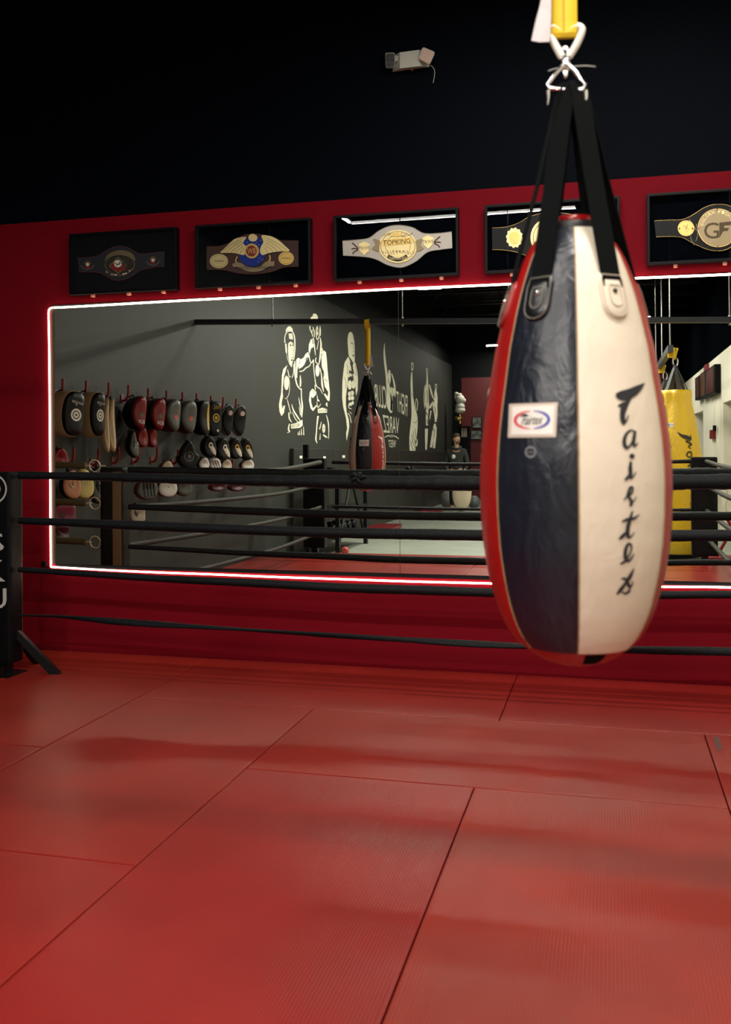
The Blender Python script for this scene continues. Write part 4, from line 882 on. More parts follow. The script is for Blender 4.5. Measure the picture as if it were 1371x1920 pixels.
def f3(P):
    P.poly([(148, 210), (160, 160), (182, 146), (205, 165), (217, 210), (230, 290), (231, 400), (230, 545), (205, 505), (180, 470), (158, 435), (152, 350), (145, 270)], 2)
    P.poly([(152, 448), (108, 525), (93, 640), (82, 760), (79, 950), (91, 1060), (125, 1200), (140, 1330), (128, 1380), (132, 1480), (150, 1400), (166, 1300), (160, 1220), (135, 1130), (125, 1040), (125, 940), (140, 820), (152, 700), (168, 610), (192, 630), (184, 520)])
    P.poly([(208, 545), (240, 520), (262, 620), (272, 720), (268, 860), (248, 930), (240, 800), (232, 680), (214, 600)]); P.poly(ell(172, 795, 26, 58)); P.poly(ell(217, 790, 24, 52))
    for x, y, rx, ry in ((170, 905, 20, 30), (202, 895, 22, 30), (170, 960, 18, 26), (204, 955, 22, 28), (180, 1030, 22, 22), (208, 1015, 14, 24)): P.poly(ell(x, y, rx, ry, 14))
    P.stroke([(155, 1040), (165, 1080), (195, 1085)], 9); P.stroke([(160, 700), (175, 660), (195, 690)], 20); P.stroke([(215, 660), (225, 700), (228, 750)], 18); P.stroke([(150, 1140), (175, 1180), (190, 1260)], 8); P.stroke([(165, 1120), (195, 1150)], 6, 2)
def d3(P):
    P.stroke([(190, 275), (205, 270)], 4, 2); P.poly(ell(197, 287, 9, 7, 10)); P.poly(ell(219, 290, 5, 7, 10)); P.stroke([(212, 300), (218, 350), (208, 358)], 3); P.stroke([(205, 385), (222, 388)], 4, 2); P.poly(ell(214, 435, 8, 14, 12)); P.stroke([(178, 520), (195, 580), (200, 620)], 12); P.stroke([(130, 540), (150, 590), (140, 660)], 4); P.stroke([(240, 560), (250, 620), (245, 680)], 4); P.stroke([(105, 700), (125, 760), (120, 840)], 4)
mural('wall_mural', 'painted bald bare-chested fighter, half hidden by the reflected teardrop bag', cr, f3, d3)
mural('wall_mural', 'painted fighter with raised leg kicking between the words of the wall lettering', cr,
  lambda P: (P.stroke([(597, 288), (594, 400), (606, 540), (625, 690), (642, 830), (655, 960), (662, 1060), (680, 1135)], [5, 20, 26, 28, 44, 66, 66, 24]), P.poly(ell(656, 700, 17, 90, 20)), P.stroke([(684, 655), (708, 740), (722, 830), (726, 940)], [10, 16, 20, 10]), P.poly([(672, 820), (712, 840), (728, 945), (695, 920), (690, 1120), (670, 1100)])),
  lambda P: (P.stroke([(640, 860), (668, 940)], 4, 2), P.stroke([(690, 840), (700, 905), (720, 930)], 4), P.stroke([(655, 900), (680, 1000), (672, 1090)], 3)))
mural('wall_mural', 'painted fighter kicking straight up, right of the mirror seam', cr,
  lambda P: (P.stroke([(930, 640), (928, 760), (932, 900), (945, 1050), (962, 1180), (958, 1300), (945, 1440), (938, 1600)], [12, 24, 26, 40, 72, 88, 88, 68]), P.ring(937, 570, 15, 52, 6), P.poly(ell(988, 1500, 14, 50, 14)), P.stroke([(985, 960), (1002, 1010), (998, 1110)], [8, 9, 4]), P.stroke([(982, 970), (976, 1040), (992, 1110)], [5, 6, 4])),
  lambda P: (P.stroke([(945, 1240), (975, 1260), (992, 1230)], 5), P.stroke([(930, 1400), (945, 1500), (980, 1570)], 6), P.stroke([(950, 1360), (958, 1460), (985, 1540)], 5), P.stroke([(918, 1480), (932, 1560), (960, 1590)], 6), P.stroke([(970, 1330), (980, 1420), (990, 1500)], 5), P.stroke([(930, 890), (950, 960)], 4, 2)))
mural('wall_mural', 'painted slim fighter with arm reaching out to another, near the far end of the wall', cr,
  lambda P: (P.ring(1115, 612, 12, 28, 5), P.stroke([(1117, 640), (1119, 760), (1112, 860), (1112, 1000), (1130, 1090)], [14, 22, 46, 56, 30]), P.stroke([(1145, 790), (1168, 880), (1192, 960)], [12, 22, 10]), P.stroke([(1120, 1090), (1115, 1200), (1118, 1290)], [34, 26, 30]), P.stroke([(1110, 1330), (1108, 1440), (1105, 1590)], [36, 32, 18]), P.stroke([(1090, 800), (1082, 960), (1090, 1085)], [6, 14, 6])),
  lambda P: (P.stroke([(1115, 860), (1125, 940), (1120, 1020)], 6), P.stroke([(1105, 1130), (1120, 1170)], 10, 2), P.stroke([(1118, 1220), (1128, 1280)], 8, 2)))
mural('wall_mural', 'painted fighter being gripped, last of the wall figures beside the corner', cr,
  lambda P: (P.ring(1226, 818, 13, 38, 5), P.stroke([(1222, 850), (1222, 960), (1215, 1060), (1225, 1160), (1222, 1250)], [16, 46, 56, 40, 18]), P.stroke([(1150, 1080), (1175, 1030), (1205, 985)], [26, 24, 12]), P.stroke([(1215, 1270), (1195, 1380), (1165, 1560)], [24, 34, 26]), P.stroke([(1228, 1300), (1215, 1420), (1202, 1570)], [14, 32, 24]), P.stroke([(1165, 1110), (1155, 1180), (1150, 1220)], [16, 12, 6])),
  lambda P: (P.stroke([(1205, 1060), (1220, 1110), (1215, 1150)], 7), P.stroke([(1185, 1310), (1200, 1360)], 8, 2), P.stroke([(1222, 920), (1208, 960)], 5, 2)))
mural('wall_lettering', 'large cream block letters CLUB painted on the grey wall, reversed in the mirror', cr, lambda P: P.text('CLUB', [(468, 780), (612, 812), (626, 1092), (484, 1062)], flip=True), group='painted wall lettering')
mural('wall_lettering', 'large cream block letters FIGHT painted on the grey wall, crossed by the mirror seam', cr, lambda P: P.text('FIGHT', [(738, 865), (878, 925), (874, 1184), (752, 1120)], flip=True), group='painted wall lettering')
mural('wall_lettering', 'cream block letters VAREZ painted below the word club', cr, lambda P: (P.text('VAREZ', [(574, 1160), (776, 1200), (772, 1395), (588, 1378)], flip=True)), group='painted wall lettering')
mural('wall_lettering', 'small cream letters WEST with rays, lowest of the wall lettering', cr, lambda P: (P.text('WEST', [(643, 1468), (738, 1470), (732, 1563), (648, 1556)], flip=True), P.stroke([(598, 1438), (630, 1420), (655, 1416)], [8, 12, 12]), P.stroke([(708, 1418), (740, 1430), (772, 1456)], [12, 12, 8]), P.text('MMA', [(657, 1405), (704, 1405), (704, 1440), (657, 1438)], flip=True)), group='painted wall lettering')

# wall pads along the foot of the grey wall
M_WPAD = mat('grey_wall_pad', (.016, .0175, .0145, 1), .45, bump=.2, scale=60, vary=.1)
zp = 1.40
for k in range(7):
    y0v = 12.9+k*2.0
    b = MB().box((XL+.03, 2*D-(y0v+1.0), (ZF+zp-.02*k)/2), (.06, 1.985, zp-.02*k-ZF), bev=.012)
    tag(b.build('wall_pad', M_WPAD, loc=(XL+.03, 2*D-(y0v+1), ZF)), ['grey wall pad under the boxers mural, nearest the mitts', 'grey wall pad behind the reflected teardrop bag', 'grey wall pad under the block lettering', 'grey wall pad right of the mirror seam under the kicker', 'grey wall pad under the last painted figures', 'grey wall pad near the dark corner of the hall', 'grey wall pad in the far dark corner'][k], 'wall pad', 'grey wall pads')
P = Paint(lambda x, y, o: VW(x, y, .062+o), .001)
for (x, y, w_) in ((565, 857, 5), (609, 858, 5), (645, 856, 5)):
    P = Paint(lambda x, y, o: VW(x, y, .064+o), .001); P.box(x-w_/2, y-2.4, x+w_/2, y+2.4); o = P.build('pad_label', M_WHITE, loc=refl(VW(x, y, .065)), mirror=True)
    tag(o, 'small white label stuck on the grey wall pad, %s' % {565: 'left of three', 609: 'middle of three', 645: 'right of three'}[x], 'label', 'white labels on the wall pads')

# hooks
def hook(px, py, lab, row):
    v = VW(px, py, .07); e = empty('wall_hook', refl(Vector((XL, v.y, v.z-.13))), lab, 'hook', row)
    MB().box((XL+.004, v.y, v.z-.13), (.008, .05, .08), bev=.002).build('plate', M_RED, e, mirror=True)
    MB().tube([(XL+.005, v.y, v.z-.15), (XL+.04, v.y, v.z-.14), (XL+.06, v.y, v.z-.11), (XL+.068, v.y, v.z-.07), (XL+.07, v.y, v.z)], .012, 10).build('prong', M_RED, e, mirror=True)
hx = [119.8, 163.3, 205.6, 242.4, 279.4, 313.5, 343.5, 369.8, 396.5, 419.5, 443.7]; hy = [710, 714, 717.7, 722, 728.4, 732.4, 735.5, 738, 742, 745, 747.7]
on_ = ['first upper red wall hook from the left, over a black and tan kick pad', 'second upper red hook, over the other black and tan kick pad', 'third upper red hook, over the tan pair of pads', 'fourth upper red hook, over a red curved mitt', 'fifth upper red hook, over the second red mitt', 'sixth upper red hook, over a grey and red mitt', 'seventh upper red hook, over the second grey and red mitt', 'eighth upper red hook, over the black pad with gold edge', 'ninth upper red hook, over the black pad with gold target', 'tenth upper red hook, over a black and white patterned pad', 'last upper red hook on the right']
for x, y, l in zip(hx, hy, on_): hook(x, y, l, 'upper red wall hooks')
for x, y, l in zip([140.4, 186.6, 224.6, 262.3, 296.6, 335, 385, 412, 437, 457], [838, 841, 838, 838, 838, 843, 859, 860, 861, 861],
    ['first lower red hook, beside the red glove', 'second lower red hook, above the metal ring', 'third lower red hook, under the tan pads', 'fourth lower red hook, beside the grey glove', 'fifth lower red hook, under the red gloves', 'sixth lower red hook, leaning beside the black target pad', 'seventh lower red hook, below a black and white focus mitt', 'eighth lower red hook, below the narrow focus mitt', 'ninth lower red hook, below a gold focus mitt', 'last lower red hook, below the last gold focus mitt']): hook(x, y, l, 'lower red wall hooks')

# hanging pads and gloves
def outline(kind, n=40):
    pts = []
    for i in range(n):
        t = 2*math.pi*i/n; c, s = math.cos(t), math.sin(t)
        if kind == 'thai': e_ = 3.2; r = (abs(c)**e_+abs(s)**e_)**(-1/e_); u, v = r*c, r*s; u *= 1-.10*(v < 0)*abs(v); u += .12*(1-v*v)*-.5
        elif kind == 'bean': u, v = c*(1-.12*s*-1), s; u += .22*(1-v*v)*(-1)+.1
        elif kind == 'mitt': u, v = c*(1-.18*s), s
        elif kind == 'drop': u, v = c*(.62+.38*-s if s < 0 else .62-.6*s*.8) if False else c*(1-.55*(s+1)/2*(s > 0)*1), s
        elif kind == 'long': u, v = c*(.75-.3*s), s
        elif kind == 'shield': e_ = 4; r = (abs(c)**e_+abs(s)**e_)**(-1/e_); u, v = r*c, r*s
        else: u, v = c, s
        pts.append((u, v))
    return pts
def hang(name, lab, kind, x0, x1, y0, y1, mf, ms, yaw=.55, thick=.09, X=.16, dec=None, group=None, tilt=0, cat='pad', curve=0.03, back=None):
    cx, cy = (x0+x1)/2, (y0+y1)/2; C = VW(cx, cy, X); dist = (C-Vector((0, 0, H))).dot(fw); hz = (y1-y0)/2*dist/F_PX
    toc = Vector((-C.x, -C.y, 0)).normalized(); nx = Vector((1, 0, 0)); n_ = (toc*yaw+nx*(1-yaw)).normalized()
    r_ = Vector((0, 0, 1)).cross(n_).normalized(); fore = abs(r_.dot(rt)-r_.dot(fw)*(cx-CX)/F_PX); hw = (x1-x0)/2*dist/F_PX/max(fore, .35)
    ct, st = math.cos(tilt), math.sin(tilt)
    def S(u, v, o):
        u, v = u*hw, v*hz; u, v = u*ct-v*st, u*st+v*ct
        q = (v/hz); return C+r_*u+Vector((0, 0, 1))*v+n_*(o-curve*(1-q*q)*1.0+curve*.5)
    ol = outline(kind); th = thick
    e = empty(name, refl(Vector((C.x, C.y, C.z-hz))), lab, cat, group)
    rows = [[S(u*s, v*s, o) for u, v in ol] for s, o in ((.75, -th*.62), (.93, -th*.5), (1, -th*.25), (1, th*.18), (.97, th*.3))]
    MB().ring_loft(rows).build('padded_body', ms, e, mirror=True)
    rows = [[S(u*s, v*s, o) for u, v in ol] for s, o in ((.955, th*.28), (.95, th*.36), (.86, th*.46), (.6, th*.5), (.05, th*.5))]
    fc = MB().ring_loft(rows, cap=False).build('striking_face', mf, e, mirror=True)
    MB().tube([S(0, .9, -th*.3), S(0, 1.08, -th*.5), S(.05, 1.0, -th*.8), S(0, .8, -th*.6)], .006, 6).build('hanging_loop', M_WEB, e, mirror=True)
    if dec:
        for nm_, m2, fn in dec:
            P = Paint(lambda u, v, o: S(u, -v, th*.5+o), .0025); fn(P); P.build(nm_, m2, fc, mirror=True)
    return e
K_BLK = mat('pad_black', (.0025, .0035, .005, 1), .35, spec=.25, bump=.2, scale=60); K_TAN = mat('pad_tan', (.38, .27, .15, 1), .55, bump=.3, scale=60); K_RED = mat('pad_red', (.17, .004, .008, 1), .25, bump=.2, scale=60)
K_GRY = mat('pad_grey', (.07, .078, .068, 1), .35, bump=.2, scale=60); K_DRD = mat('pad_dark_red', (.055, .002, .006, 1), .35, bump=.2, scale=60); K_WHT = mat('pad_white', (.6, .58, .52, 1), .4); K_GLD = mat('pad_gold', (.5, .32, .05, 1), .4)
K_PNK = mat('pad_coral', (.45, .06, .05, 1), .4); K_YEL = mat('pad_yellow', (.55, .45, .14, 1), .3); K_ORG = mat('pad_orange', (.48, .20, .10, 1), .4); K_MAG = mat('pad_magenta', (.22, .03, .07, 1), .4, bump=.6, scale=30)
K_CRM = mat('pad_cream', (.5, .44, .33, 1), .5)
tgt = lambda P: (P.ring(0, .05, .5, .27, .16), P.poly(ell(0, .05, .26, .14, 20)))
star = lambda P: (P.stroke([(-.1, .05), (.1, .05)], .04, 2), P.stroke([(0, 0), (0, .1)], .06, 2), P.stroke([(-.07, .02), (.07, .08)], .04, 2))
txt = lambda P: (P.text('RAYCOM', [(-.52, -.56), (.55, -.50), (.55, -.40), (-.52, -.45)], flip=True), P.stroke([(-.1, -.43), (-.05, -.36)], .07, 2))
g1 = 'black and tan kick pads on the upper hooks'
for lab, x0, x1, y0, y1, tl in (('black kick pad with white target and tan sides, leftmost on the hooks', 109, 148, 733, 820, -.10), ('black kick pad with white target and tan sides, second on the hooks', 161, 187, 735, 820, -.02)):
    hang('kick_pad', lab, 'thai', x0, x1, y0, y1, K_BLK, K_TAN, .36, .24, dec=[('target_print', K_WHT, tgt), ('brand_print', K_WHT, txt), ('star_print', K_BLK, lambda P: (P.mb, setattr(P, 'off', .004), star(P)))], group=g1, tilt=tl)
for k, (x0, x1, y0, y1, tl) in enumerate(((194.5, 206.5, 746, 848.5, 0), (203, 218.5, 747, 847, .02))):
    hang('kick_pad', ['tan leather pad hanging edge-on, left of the tan pair', 'tan leather pad hanging edge-on, right of the tan pair'][k], 'long', x0, x1, y0, y1, K_TAN, K_TAN, .2, .05, group='tan pads hanging edge-on', tilt=tl)
blob = lambda c: (lambda P: P.poly(ell(.02, .12, .24, .15, 18)))
btx = lambda P: P.text('BOX', [(-.45, .42), (.45, .42), (.45, .66), (-.45, .62)], flip=True)
for lab, a in (('shiny red curved mitt with dark centre, left of the red pair', (244, 270, 742.5, 806)), ('shiny red curved mitt with dark centre, right of the red pair', (279.5, 306, 746.5, 808))):
    hang('curved_mitt', lab, 'bean', *a, K_RED, K_BLK, .48, .20, dec=[('centre_spot', K_GRY, blob(0)), ('brand_print', K_WHT, btx)], group='red curved mitts', tilt=-.08)
for lab, a, yw in (('grey mitt with coral spot and dark red sides, narrower one', (306, 331, 748, 810), .3), ('grey mitt with coral spot and dark red sides, wider one', (334, 364, 751, 813), .5)):
    hang('curved_mitt', lab, 'bean', *a, K_GRY, K_DRD, yw*.8, .2, dec=[('centre_spot', K_PNK, blob(0))], group='grey curved mitts', tilt=-.08)
hang('kick_pad', 'black pad with gold edge print hanging almost edge-on', 'thai', 369, 389, 751, 816, K_BLK, K_BLK, .2, .14, dec=[('edge_print', K_GLD, lambda P: P.stroke([(.3, -.8), (.4, 0), (.3, .7)], [.2, .4, .2]))])
hang('kick_pad', 'black pad with gold ring target and gold lettering', 'thai', 388, 415, 753, 818, K_BLK, K_BLK, .6, .12, dec=[('target_print', K_GLD, lambda P: (P.ring(.1, -.05, .46, .26, .14), P.poly(ell(.1, -.05, .2, .11, 16)))), ('brand_print', K_GLD, lambda P: P.text('TWINS', [(-.3, -.75), (.65, -.78), (.65, -.55), (-.3, -.52)], flip=True)), ('small_logo', K_WHT, lambda P: P.poly(ell(.25, .68, .13, .08, 12)))])
for lab, a in (('black pad with patterned top and pink oval badge, left of two', (416, 437.5, 759, 818)), ('black pad with patterned top and pink oval badge, last on the right', (436.5, 461.5, 760.5, 818.5))):
    hang('kick_pad', lab, 'bean', *a, K_BLK, mat('pattern_white', (.25, .25, .24, 1), .5, vary=.9, vscale=40), .6, .12, dec=[('oval_badge', mat('badge_pink', (.62, .45, .42, 1), .4), lambda P: P.poly(ell(.15, -.48, .34, .16, 18))), ('side_pattern', K_GRY, lambda P: [P.stroke([(-.55+.1*i, -.9+.05*i), (-.6+.1*i, -.6+.1*i)], .06, 2) for i in range(5)])], group='black pads with oval badge', tilt=-.1)
hang('boxing_glove', 'grey glove with two lines of small lettering, below the red mitts', 'drop', 241, 259.5, 807.5, 859, K_GRY, K_BLK, .5, .10, dec=[('lettering', K_WHT, lambda P: (P.text('FIT', [(-.3, 0), (.4, 0), (.4, .12), (-.3, .12)], flip=True), P.text('BOX', [(-.3, .18), (.4, .18), (.4, .3), (-.3, .3)], flip=True)))], tilt=.12, cat='glove')
hang('boxing_glove', 'red glove hanging under the left red mitt', 'mitt', 256, 275.5, 803, 839, K_RED, K_RED, .4, .11, cat='glove', group='red gloves under the mitts')
hang('boxing_glove', 'red glove hanging under the right red mitt', 'mitt', 278.5, 291.5, 804, 839, K_RED, K_RED, .3, .10, cat='glove', group='red gloves under the mitts')
hang('round_pad', 'large black pad with grey ring target in the lower row', 'drop', 333, 373, 826, 880, K_BLK, K_BLK, .6, .10, dec=[('target_print', K_GRY, lambda P: (P.ring(0, .1, .46, .34, .1), P.poly(ell(0, .1, .2, .14, 14))))], tilt=0)
fmk = lambda m2: [('palm_print', m2, lambda P: (P.poly([(-.3, .1), (.1, .4), (.5, .88), (.2, .8), (-.3, .4)]), P.poly(ell(0, 0, .26, .24, 16))))]
for lab, a, m2, yw in (('black focus mitt with white palm spot, left of the lower four', (380, 405, 817, 858), K_WHT, .55), ('narrow black focus mitt with white palm, second of the lower four', (406, 430, 821, 862), K_WHT, .35), ('black focus mitt with gold ring, third of the lower four', (429, 453, 821, 861), K_GLD, .45), ('black focus mitt with gold ring, last of the lower four', (450, 474, 822, 863), K_GLD, .55)):
    hang('focus_mitt', lab, 'mitt', *a, K_BLK, K_BLK, yw, .10, dec=[('palm_patch', K_CRM, lambda P: P.poly([(-.1, .05), (.45, .0), (.62, .45), (.45, .85), (.1, .6)], 3)), ('palm_ring', m2, lambda P: P.ring(.1, -.1, .32, .3, .16))], group='black focus mitts in the lower row', tilt=.18)
for lab, a, mf, ms, kd in (
   ('white glove cuff showing above the grey rope, left', (372, 392, 858, 880), K_WHT, K_BLK, 'mitt'), ('white glove with dark stripes above the grey rope', (392, 414, 859, 882), K_WHT, K_WHT, 'mitt'),
   ('white glove above the grey rope, third', (414, 434, 861, 882), K_CRM, K_BLK, 'mitt'), ('white glove above the grey rope, rightmost', (452, 476, 861, 882), K_WHT, K_RED, 'mitt'),
   ('red glove at the left end of the mirror beside the light strip', (99, 128, 840, 878), K_RED, K_DRD, 'mitt'), ('pale yellow oval focus mitt between the ropes', (138, 176, 879, 935), K_YEL, K_YEL, 'mitt'),
   ('orange mitt with black flame print behind the yellow one', (117, 152, 880, 936), K_ORG, K_BLK, 'mitt'), ('dark grey pad with large white number beside the post', (171, 200, 876, 944), K_GRY, K_BLK, 'thai'),
   ('wrinkled magenta shield low at the left end of the mirror', (98, 142, 945, 985), K_MAG, K_DRD, 'shield'), ('dark red kick shield low at the left mirror edge', (98, 130, 985, 1012), K_DRD, K_DRD, 'shield'),
   ('red headguard with grey fins under the thick rope, first', (256, 296, 894, 937), K_GRY, K_RED, 'mitt'), ('red headguard with white front under the thick rope', (296, 332, 894, 932), K_WHT, K_RED, 'mitt'), ('red and grey headguard, third under the rope', (330, 360, 894, 930), K_GRY, K_RED, 'mitt'),
   ('white folded glove just above the thick rope near the middle hook', (302, 324, 864, 890), K_CRM, K_RED, 'mitt'), ('red glove tip under the rope below the focus mitts, left', (394, 424, 902, 921), K_DRD, K_RED, 'mitt'), ('red glove tip under the rope below the focus mitts, right', (430, 462, 902, 921), K_DRD, K_RED, 'mitt'),
   ('pale grey pad low between the ropes right of the post', (243, 272, 945, 979), K_CRM, K_GRY, 'shield')):
    dec = None
    if 'flame' in lab: dec = [('flame_print', K_BLK, lambda P: (P.stroke([(-.7, .1), (-.2, -.3), (0, .3), (.4, -.2), (.6, .5)], .12), P.stroke([(-.5, .6), (0, .4), (.3, .85)], .1)))]
    if 'number' in lab: dec = [('number_print', K_WHT, lambda P: P.text('3', [(-.1, -.2), (.75, -.25), (.75, .7), (-.1, .7)], flip=False))]
    if 'fins' in lab: dec = [('fins', K_BLK, lambda P: [P.stroke([(-.4+.3*i, -.6), (-.4+.3*i, .7)], .1, 2) for i in range(4)])]
    if 'stripes' in lab: dec = [('stripes', K_BLK, lambda P: [P.stroke([(-.6+.4*i, -.6), (-.2+.4*i, .6)], .1, 2) for i in range(3)])]
    if 'yellow' in lab: dec = [('round_emblem', K_CRM, lambda P: P.ring(0, -.1, .3, .3, .1))]
    hang('boxing_glove' if 'glove' in lab else ('headguard' if 'headguard' in lab else 'strike_pad'), lab, kd, *a, mf, ms, .55, .10, dec=dec, cat='glove' if 'glove' in lab else ('headguard' if 'headguard' in lab else 'pad'), tilt=.1 if 'mitt' in kd else 0)

# ------------------------------------------------------------------ equipment outside the ring, left rear (virtual y about 13-15)
def VF(px, py, yv): return onY(px, py, yv)
e = empty('weight_rack', refl((-3.95, 13.6, ZF)), 'black steel weight rack with diagonal braces beyond the rear left post', 'rack')
b = MB()
xa, xb_, ya, yb_ = -4.2, -3.75, 13.0, 14.6
for x in (xa, xb_):
    for y in (ya, yb_): b.box((x, y, (ZF+.95)/2), (.06, .06, .95-ZF))
b.build('upright', M_BLKM, e, mirror=True)
b = MB()
for z in (.12, .5, .9): b.box(((xa+xb_)/2, (ya+yb_)/2, z), (.5, yb_-ya, .04))
b.build('shelf', M_BLKM, e, mirror=True)
b = MB().tube([(xb_, ya, ZF+.05), (xb_, ya+.7, .9)], .02, 8).tube([(xb_, yb_, ZF+.05), (xb_, ya+.8, .9)], .02, 8); b.build('brace', M_BLKM, e, mirror=True)
MB().box((-4.2, 12.95, .85), (.07, .07, 1.2)).build('post', M_BLK, e, mirror=True)
lbs = ['nearest the post', 'second from the post', 'third from the post', 'fourth from the post', 'farthest from the post']
for k in range(5):
    y = 13.15+k*.28
    mb = MB().tube([(-4.1, y, .22), (-3.85, y, .22)], .016, 8)
    for x in (-4.08, -3.87): mb.lathe((x, y, .22), [(.05, -.045), (.075, -.035), (.075, .035), (.05, .045)], 14, 'x')
    tag(mb.build('dumbbell', M_BLKM, loc=refl((-3.97, y, .14)), mirror=True), 'dark dumbbell on the low shelf of the weight rack, '+lbs[k], 'dumbbell', 'dumbbells on the rack')
tag(MB().lathe((-3.66, 13.05, -.065), [(.02, -.03), (.055, -.028), (.055, .028), (.02, .03)], 20, 'y').build('weight_plate', K_PNK, loc=refl((-3.6, 13.05, -.12)), mirror=True), 'small pink weight plate leaning at the foot of the rack', 'weight plate')
tag(MB().box((-4.0, 13.3, 1.02), (.22, .2, .2), bev=.02).build('speaker_box', M_BLK, loc=refl((-4.0, 13.3, .92)), mirror=True), 'small black box standing on top of the weight rack', 'box')

# ------------------------------------------------------------------ yellow bags, right rear
def px_x(px, yv): return onY(px, 800, yv).x
YV = 13.45; bx = px_x(1267, YV); by = 2*D-YV
M_YB = leather('yellow_vinyl', (.62, .40, .010, 1), .42, .5)
eb = empty('heavy_bag', (bx, by, ZF+.03), 'large yellow heavy bag with gathered top and black script, seen in the mirror', 'punching bag', 'yellow heavy bags')
rows = []
zs = [(-.07, .34), (-.05, .365), (.15, .375), (.5, .375), (.9, .365), (1.2, .345), (1.5, .30), (1.75, .25), (1.95, .205), (2.03, .195), (2.1, .20), (2.15, .19), (2.14, .12), (2.08, .08)]
prz = lambda z: float(np.interp(z, [a for a, c in zs[:12]], [c for a, c in zs[:12]]))
for i, (z, r) in enumerate(zs):
    ring = []
    for k in range(64):
        t = 2*math.pi*k/64; am = max(0, (z-1.4)/.7)*.06; rr_ = r*(1+am*math.sin(t*9+z*3)+am*.5*math.sin(t*5)); ring.append(Vector((bx+rr_*math.cos(t), by+rr_*math.sin(t), z)))
    rows.append(ring)
MB().ring_loft(rows).build('bag_body', M_YB, eb)
MB().lathe((bx, by, 0), [(.345, -.075), (.37, -.06), (.372, -.03), (.36, -.02)], 40).build('base_band', M_BLK, eb)
for k in range(6):
    a = k*math.pi/3+.3; p0 = Vector((bx+.17*math.cos(a), by+.17*math.sin(a), 2.13)); p1 = Vector((bx, by, 2.5)); tn = Vector((-math.sin(a), math.cos(a), 0))*.03; o2 = Vector((math.cos(a), math.sin(a), 0))*.006
    MB().ring_loft([[p0-tn, p0+tn, p0+tn+o2, p0-tn+o2], [p1-tn*.6, p1+tn*.6, p1+tn*.6+o2, p1-tn*.6+o2]], smooth=False).build('strap', mat('grey_webbing', (.03, .032, .035, 1), .7), eb)
MB().tube([Vector(q) for q in smooth_pts([(bx-.025, by, 2.5), (bx-.03, by, 2.56), (bx, by, 2.62), (bx+.03, by, 2.56), (bx+.025, by, 2.5), (bx, by, 2.47)], 4, True)], .010, 8, closed=True).build('carabiner', M_CHROME, eb)
vb = Vector((bx, YV, 0))
def YS(x, y, o):
    r = ray(x, y); t0, t1 = (YV-.8)/r.y, YV/r.y; p = None
    for i in range(300):
        t = t0+(t1-t0)*i/299; p = Vector((0, 0, H))+r*t
        if math.hypot(p.x-bx, p.y-YV) < prz(p.z)+o+.004: return p
    return p
cr = crop(1220, 620, 6.854)
P = Paint(lambda x, y, o: YS(*cr(x, y), o), .012)
P.stroke([(345, 1300), (400, 1345), (470, 1370), (515, 1385)], [4, 30, 48, 30]); P.stroke([(515, 1330), (518, 1400), (470, 1415), (450, 1420)], [6, 16, 12, 6]); P.stroke([(450, 1420), (500, 1440), (530, 1465), (490, 1485), (520, 1520)], [14, 18, 16, 16, 8])
P.ring(500, 1590, 38, 42, 14); P.stroke([(460, 1600), (490, 1560), (530, 1555)], 14); P.stroke([(480, 1750), (520, 1700), (545, 1680)], 14); P.stroke([(500, 1720), (530, 1770)], 12)
P.build('lettering', mat('black_print', None), eb, mirror=True)
P = Paint(lambda x, y, o: YS(x, y, o), .012); P.ring(1302, 932, 6, 8, 2.2); P.stroke([(1294, 944), (1300, 948), (1302, 956)], 2); P.stroke([(1296, 952), (1303, 949)], 2, 2); P.build('lower_lettering', mat('black_print', None), eb, mirror=True)
P = Paint(lambda x, y, o: YS(x, y, o), .010); P.box(1249, 793, 1263, 801); P.build('label_patch', M_WHITE, eb, mirror=True)
P = Paint(lambda x, y, o: YS(x, y, o), .014); P.ring(1253, 797, 3, 2.6, 1.2, 12); P.text('FIT', [(1257, 795), (1262, 795), (1262, 799), (1257, 799)], flip=True); P.build('label_print', M_DARK, eb, mirror=True)
eb2 = copy_tree(eb); eb2.location = (bx+.02, 2*D-16.2, ZF+.03); eb2['label'] = 'second yellow heavy bag hanging behind the first one in the mirror'
zy = 2.70
e = empty('bag_beam', (bx-.07, 2*D-YV, zy), 'steel beam running away above the yellow bags, hung on rods', 'beam')
MB().box((bx-.07, YV+2.9, zy), (.07, 6.2, .09)).build('tube', mat('beam_steel', None), e, mirror=True)
for x, y in ((bx-.07, YV-.1), (bx-.07, YV+1.9), (bx-.07, YV+3.8)):
    MB().tube([(x, y, zy), (x-.0, y, ZC)], .010, 8).build('threaded_rod', M_SILV, e, mirror=True)
for k, y in enumerate((YV, 16.2)):
    es = empty('hanging_strap', refl((bx, y, 2.6)), ['yellow strap folded over the beam above the big yellow bag', 'thin yellow strap in a V above the second yellow bag'][k], 'strap', 'yellow bag straps')
    w_ = .05 if k == 0 else .035
    MB().box((bx-.045, y-.01, 2.66), (.10, .05, .14), bev=.02).tube([(bx-.08, y, 2.72), (bx, y, 2.57), (bx+.03, y, 2.72)], w_*.3, 8).build('webbing', M_YWEB, es, mirror=True)

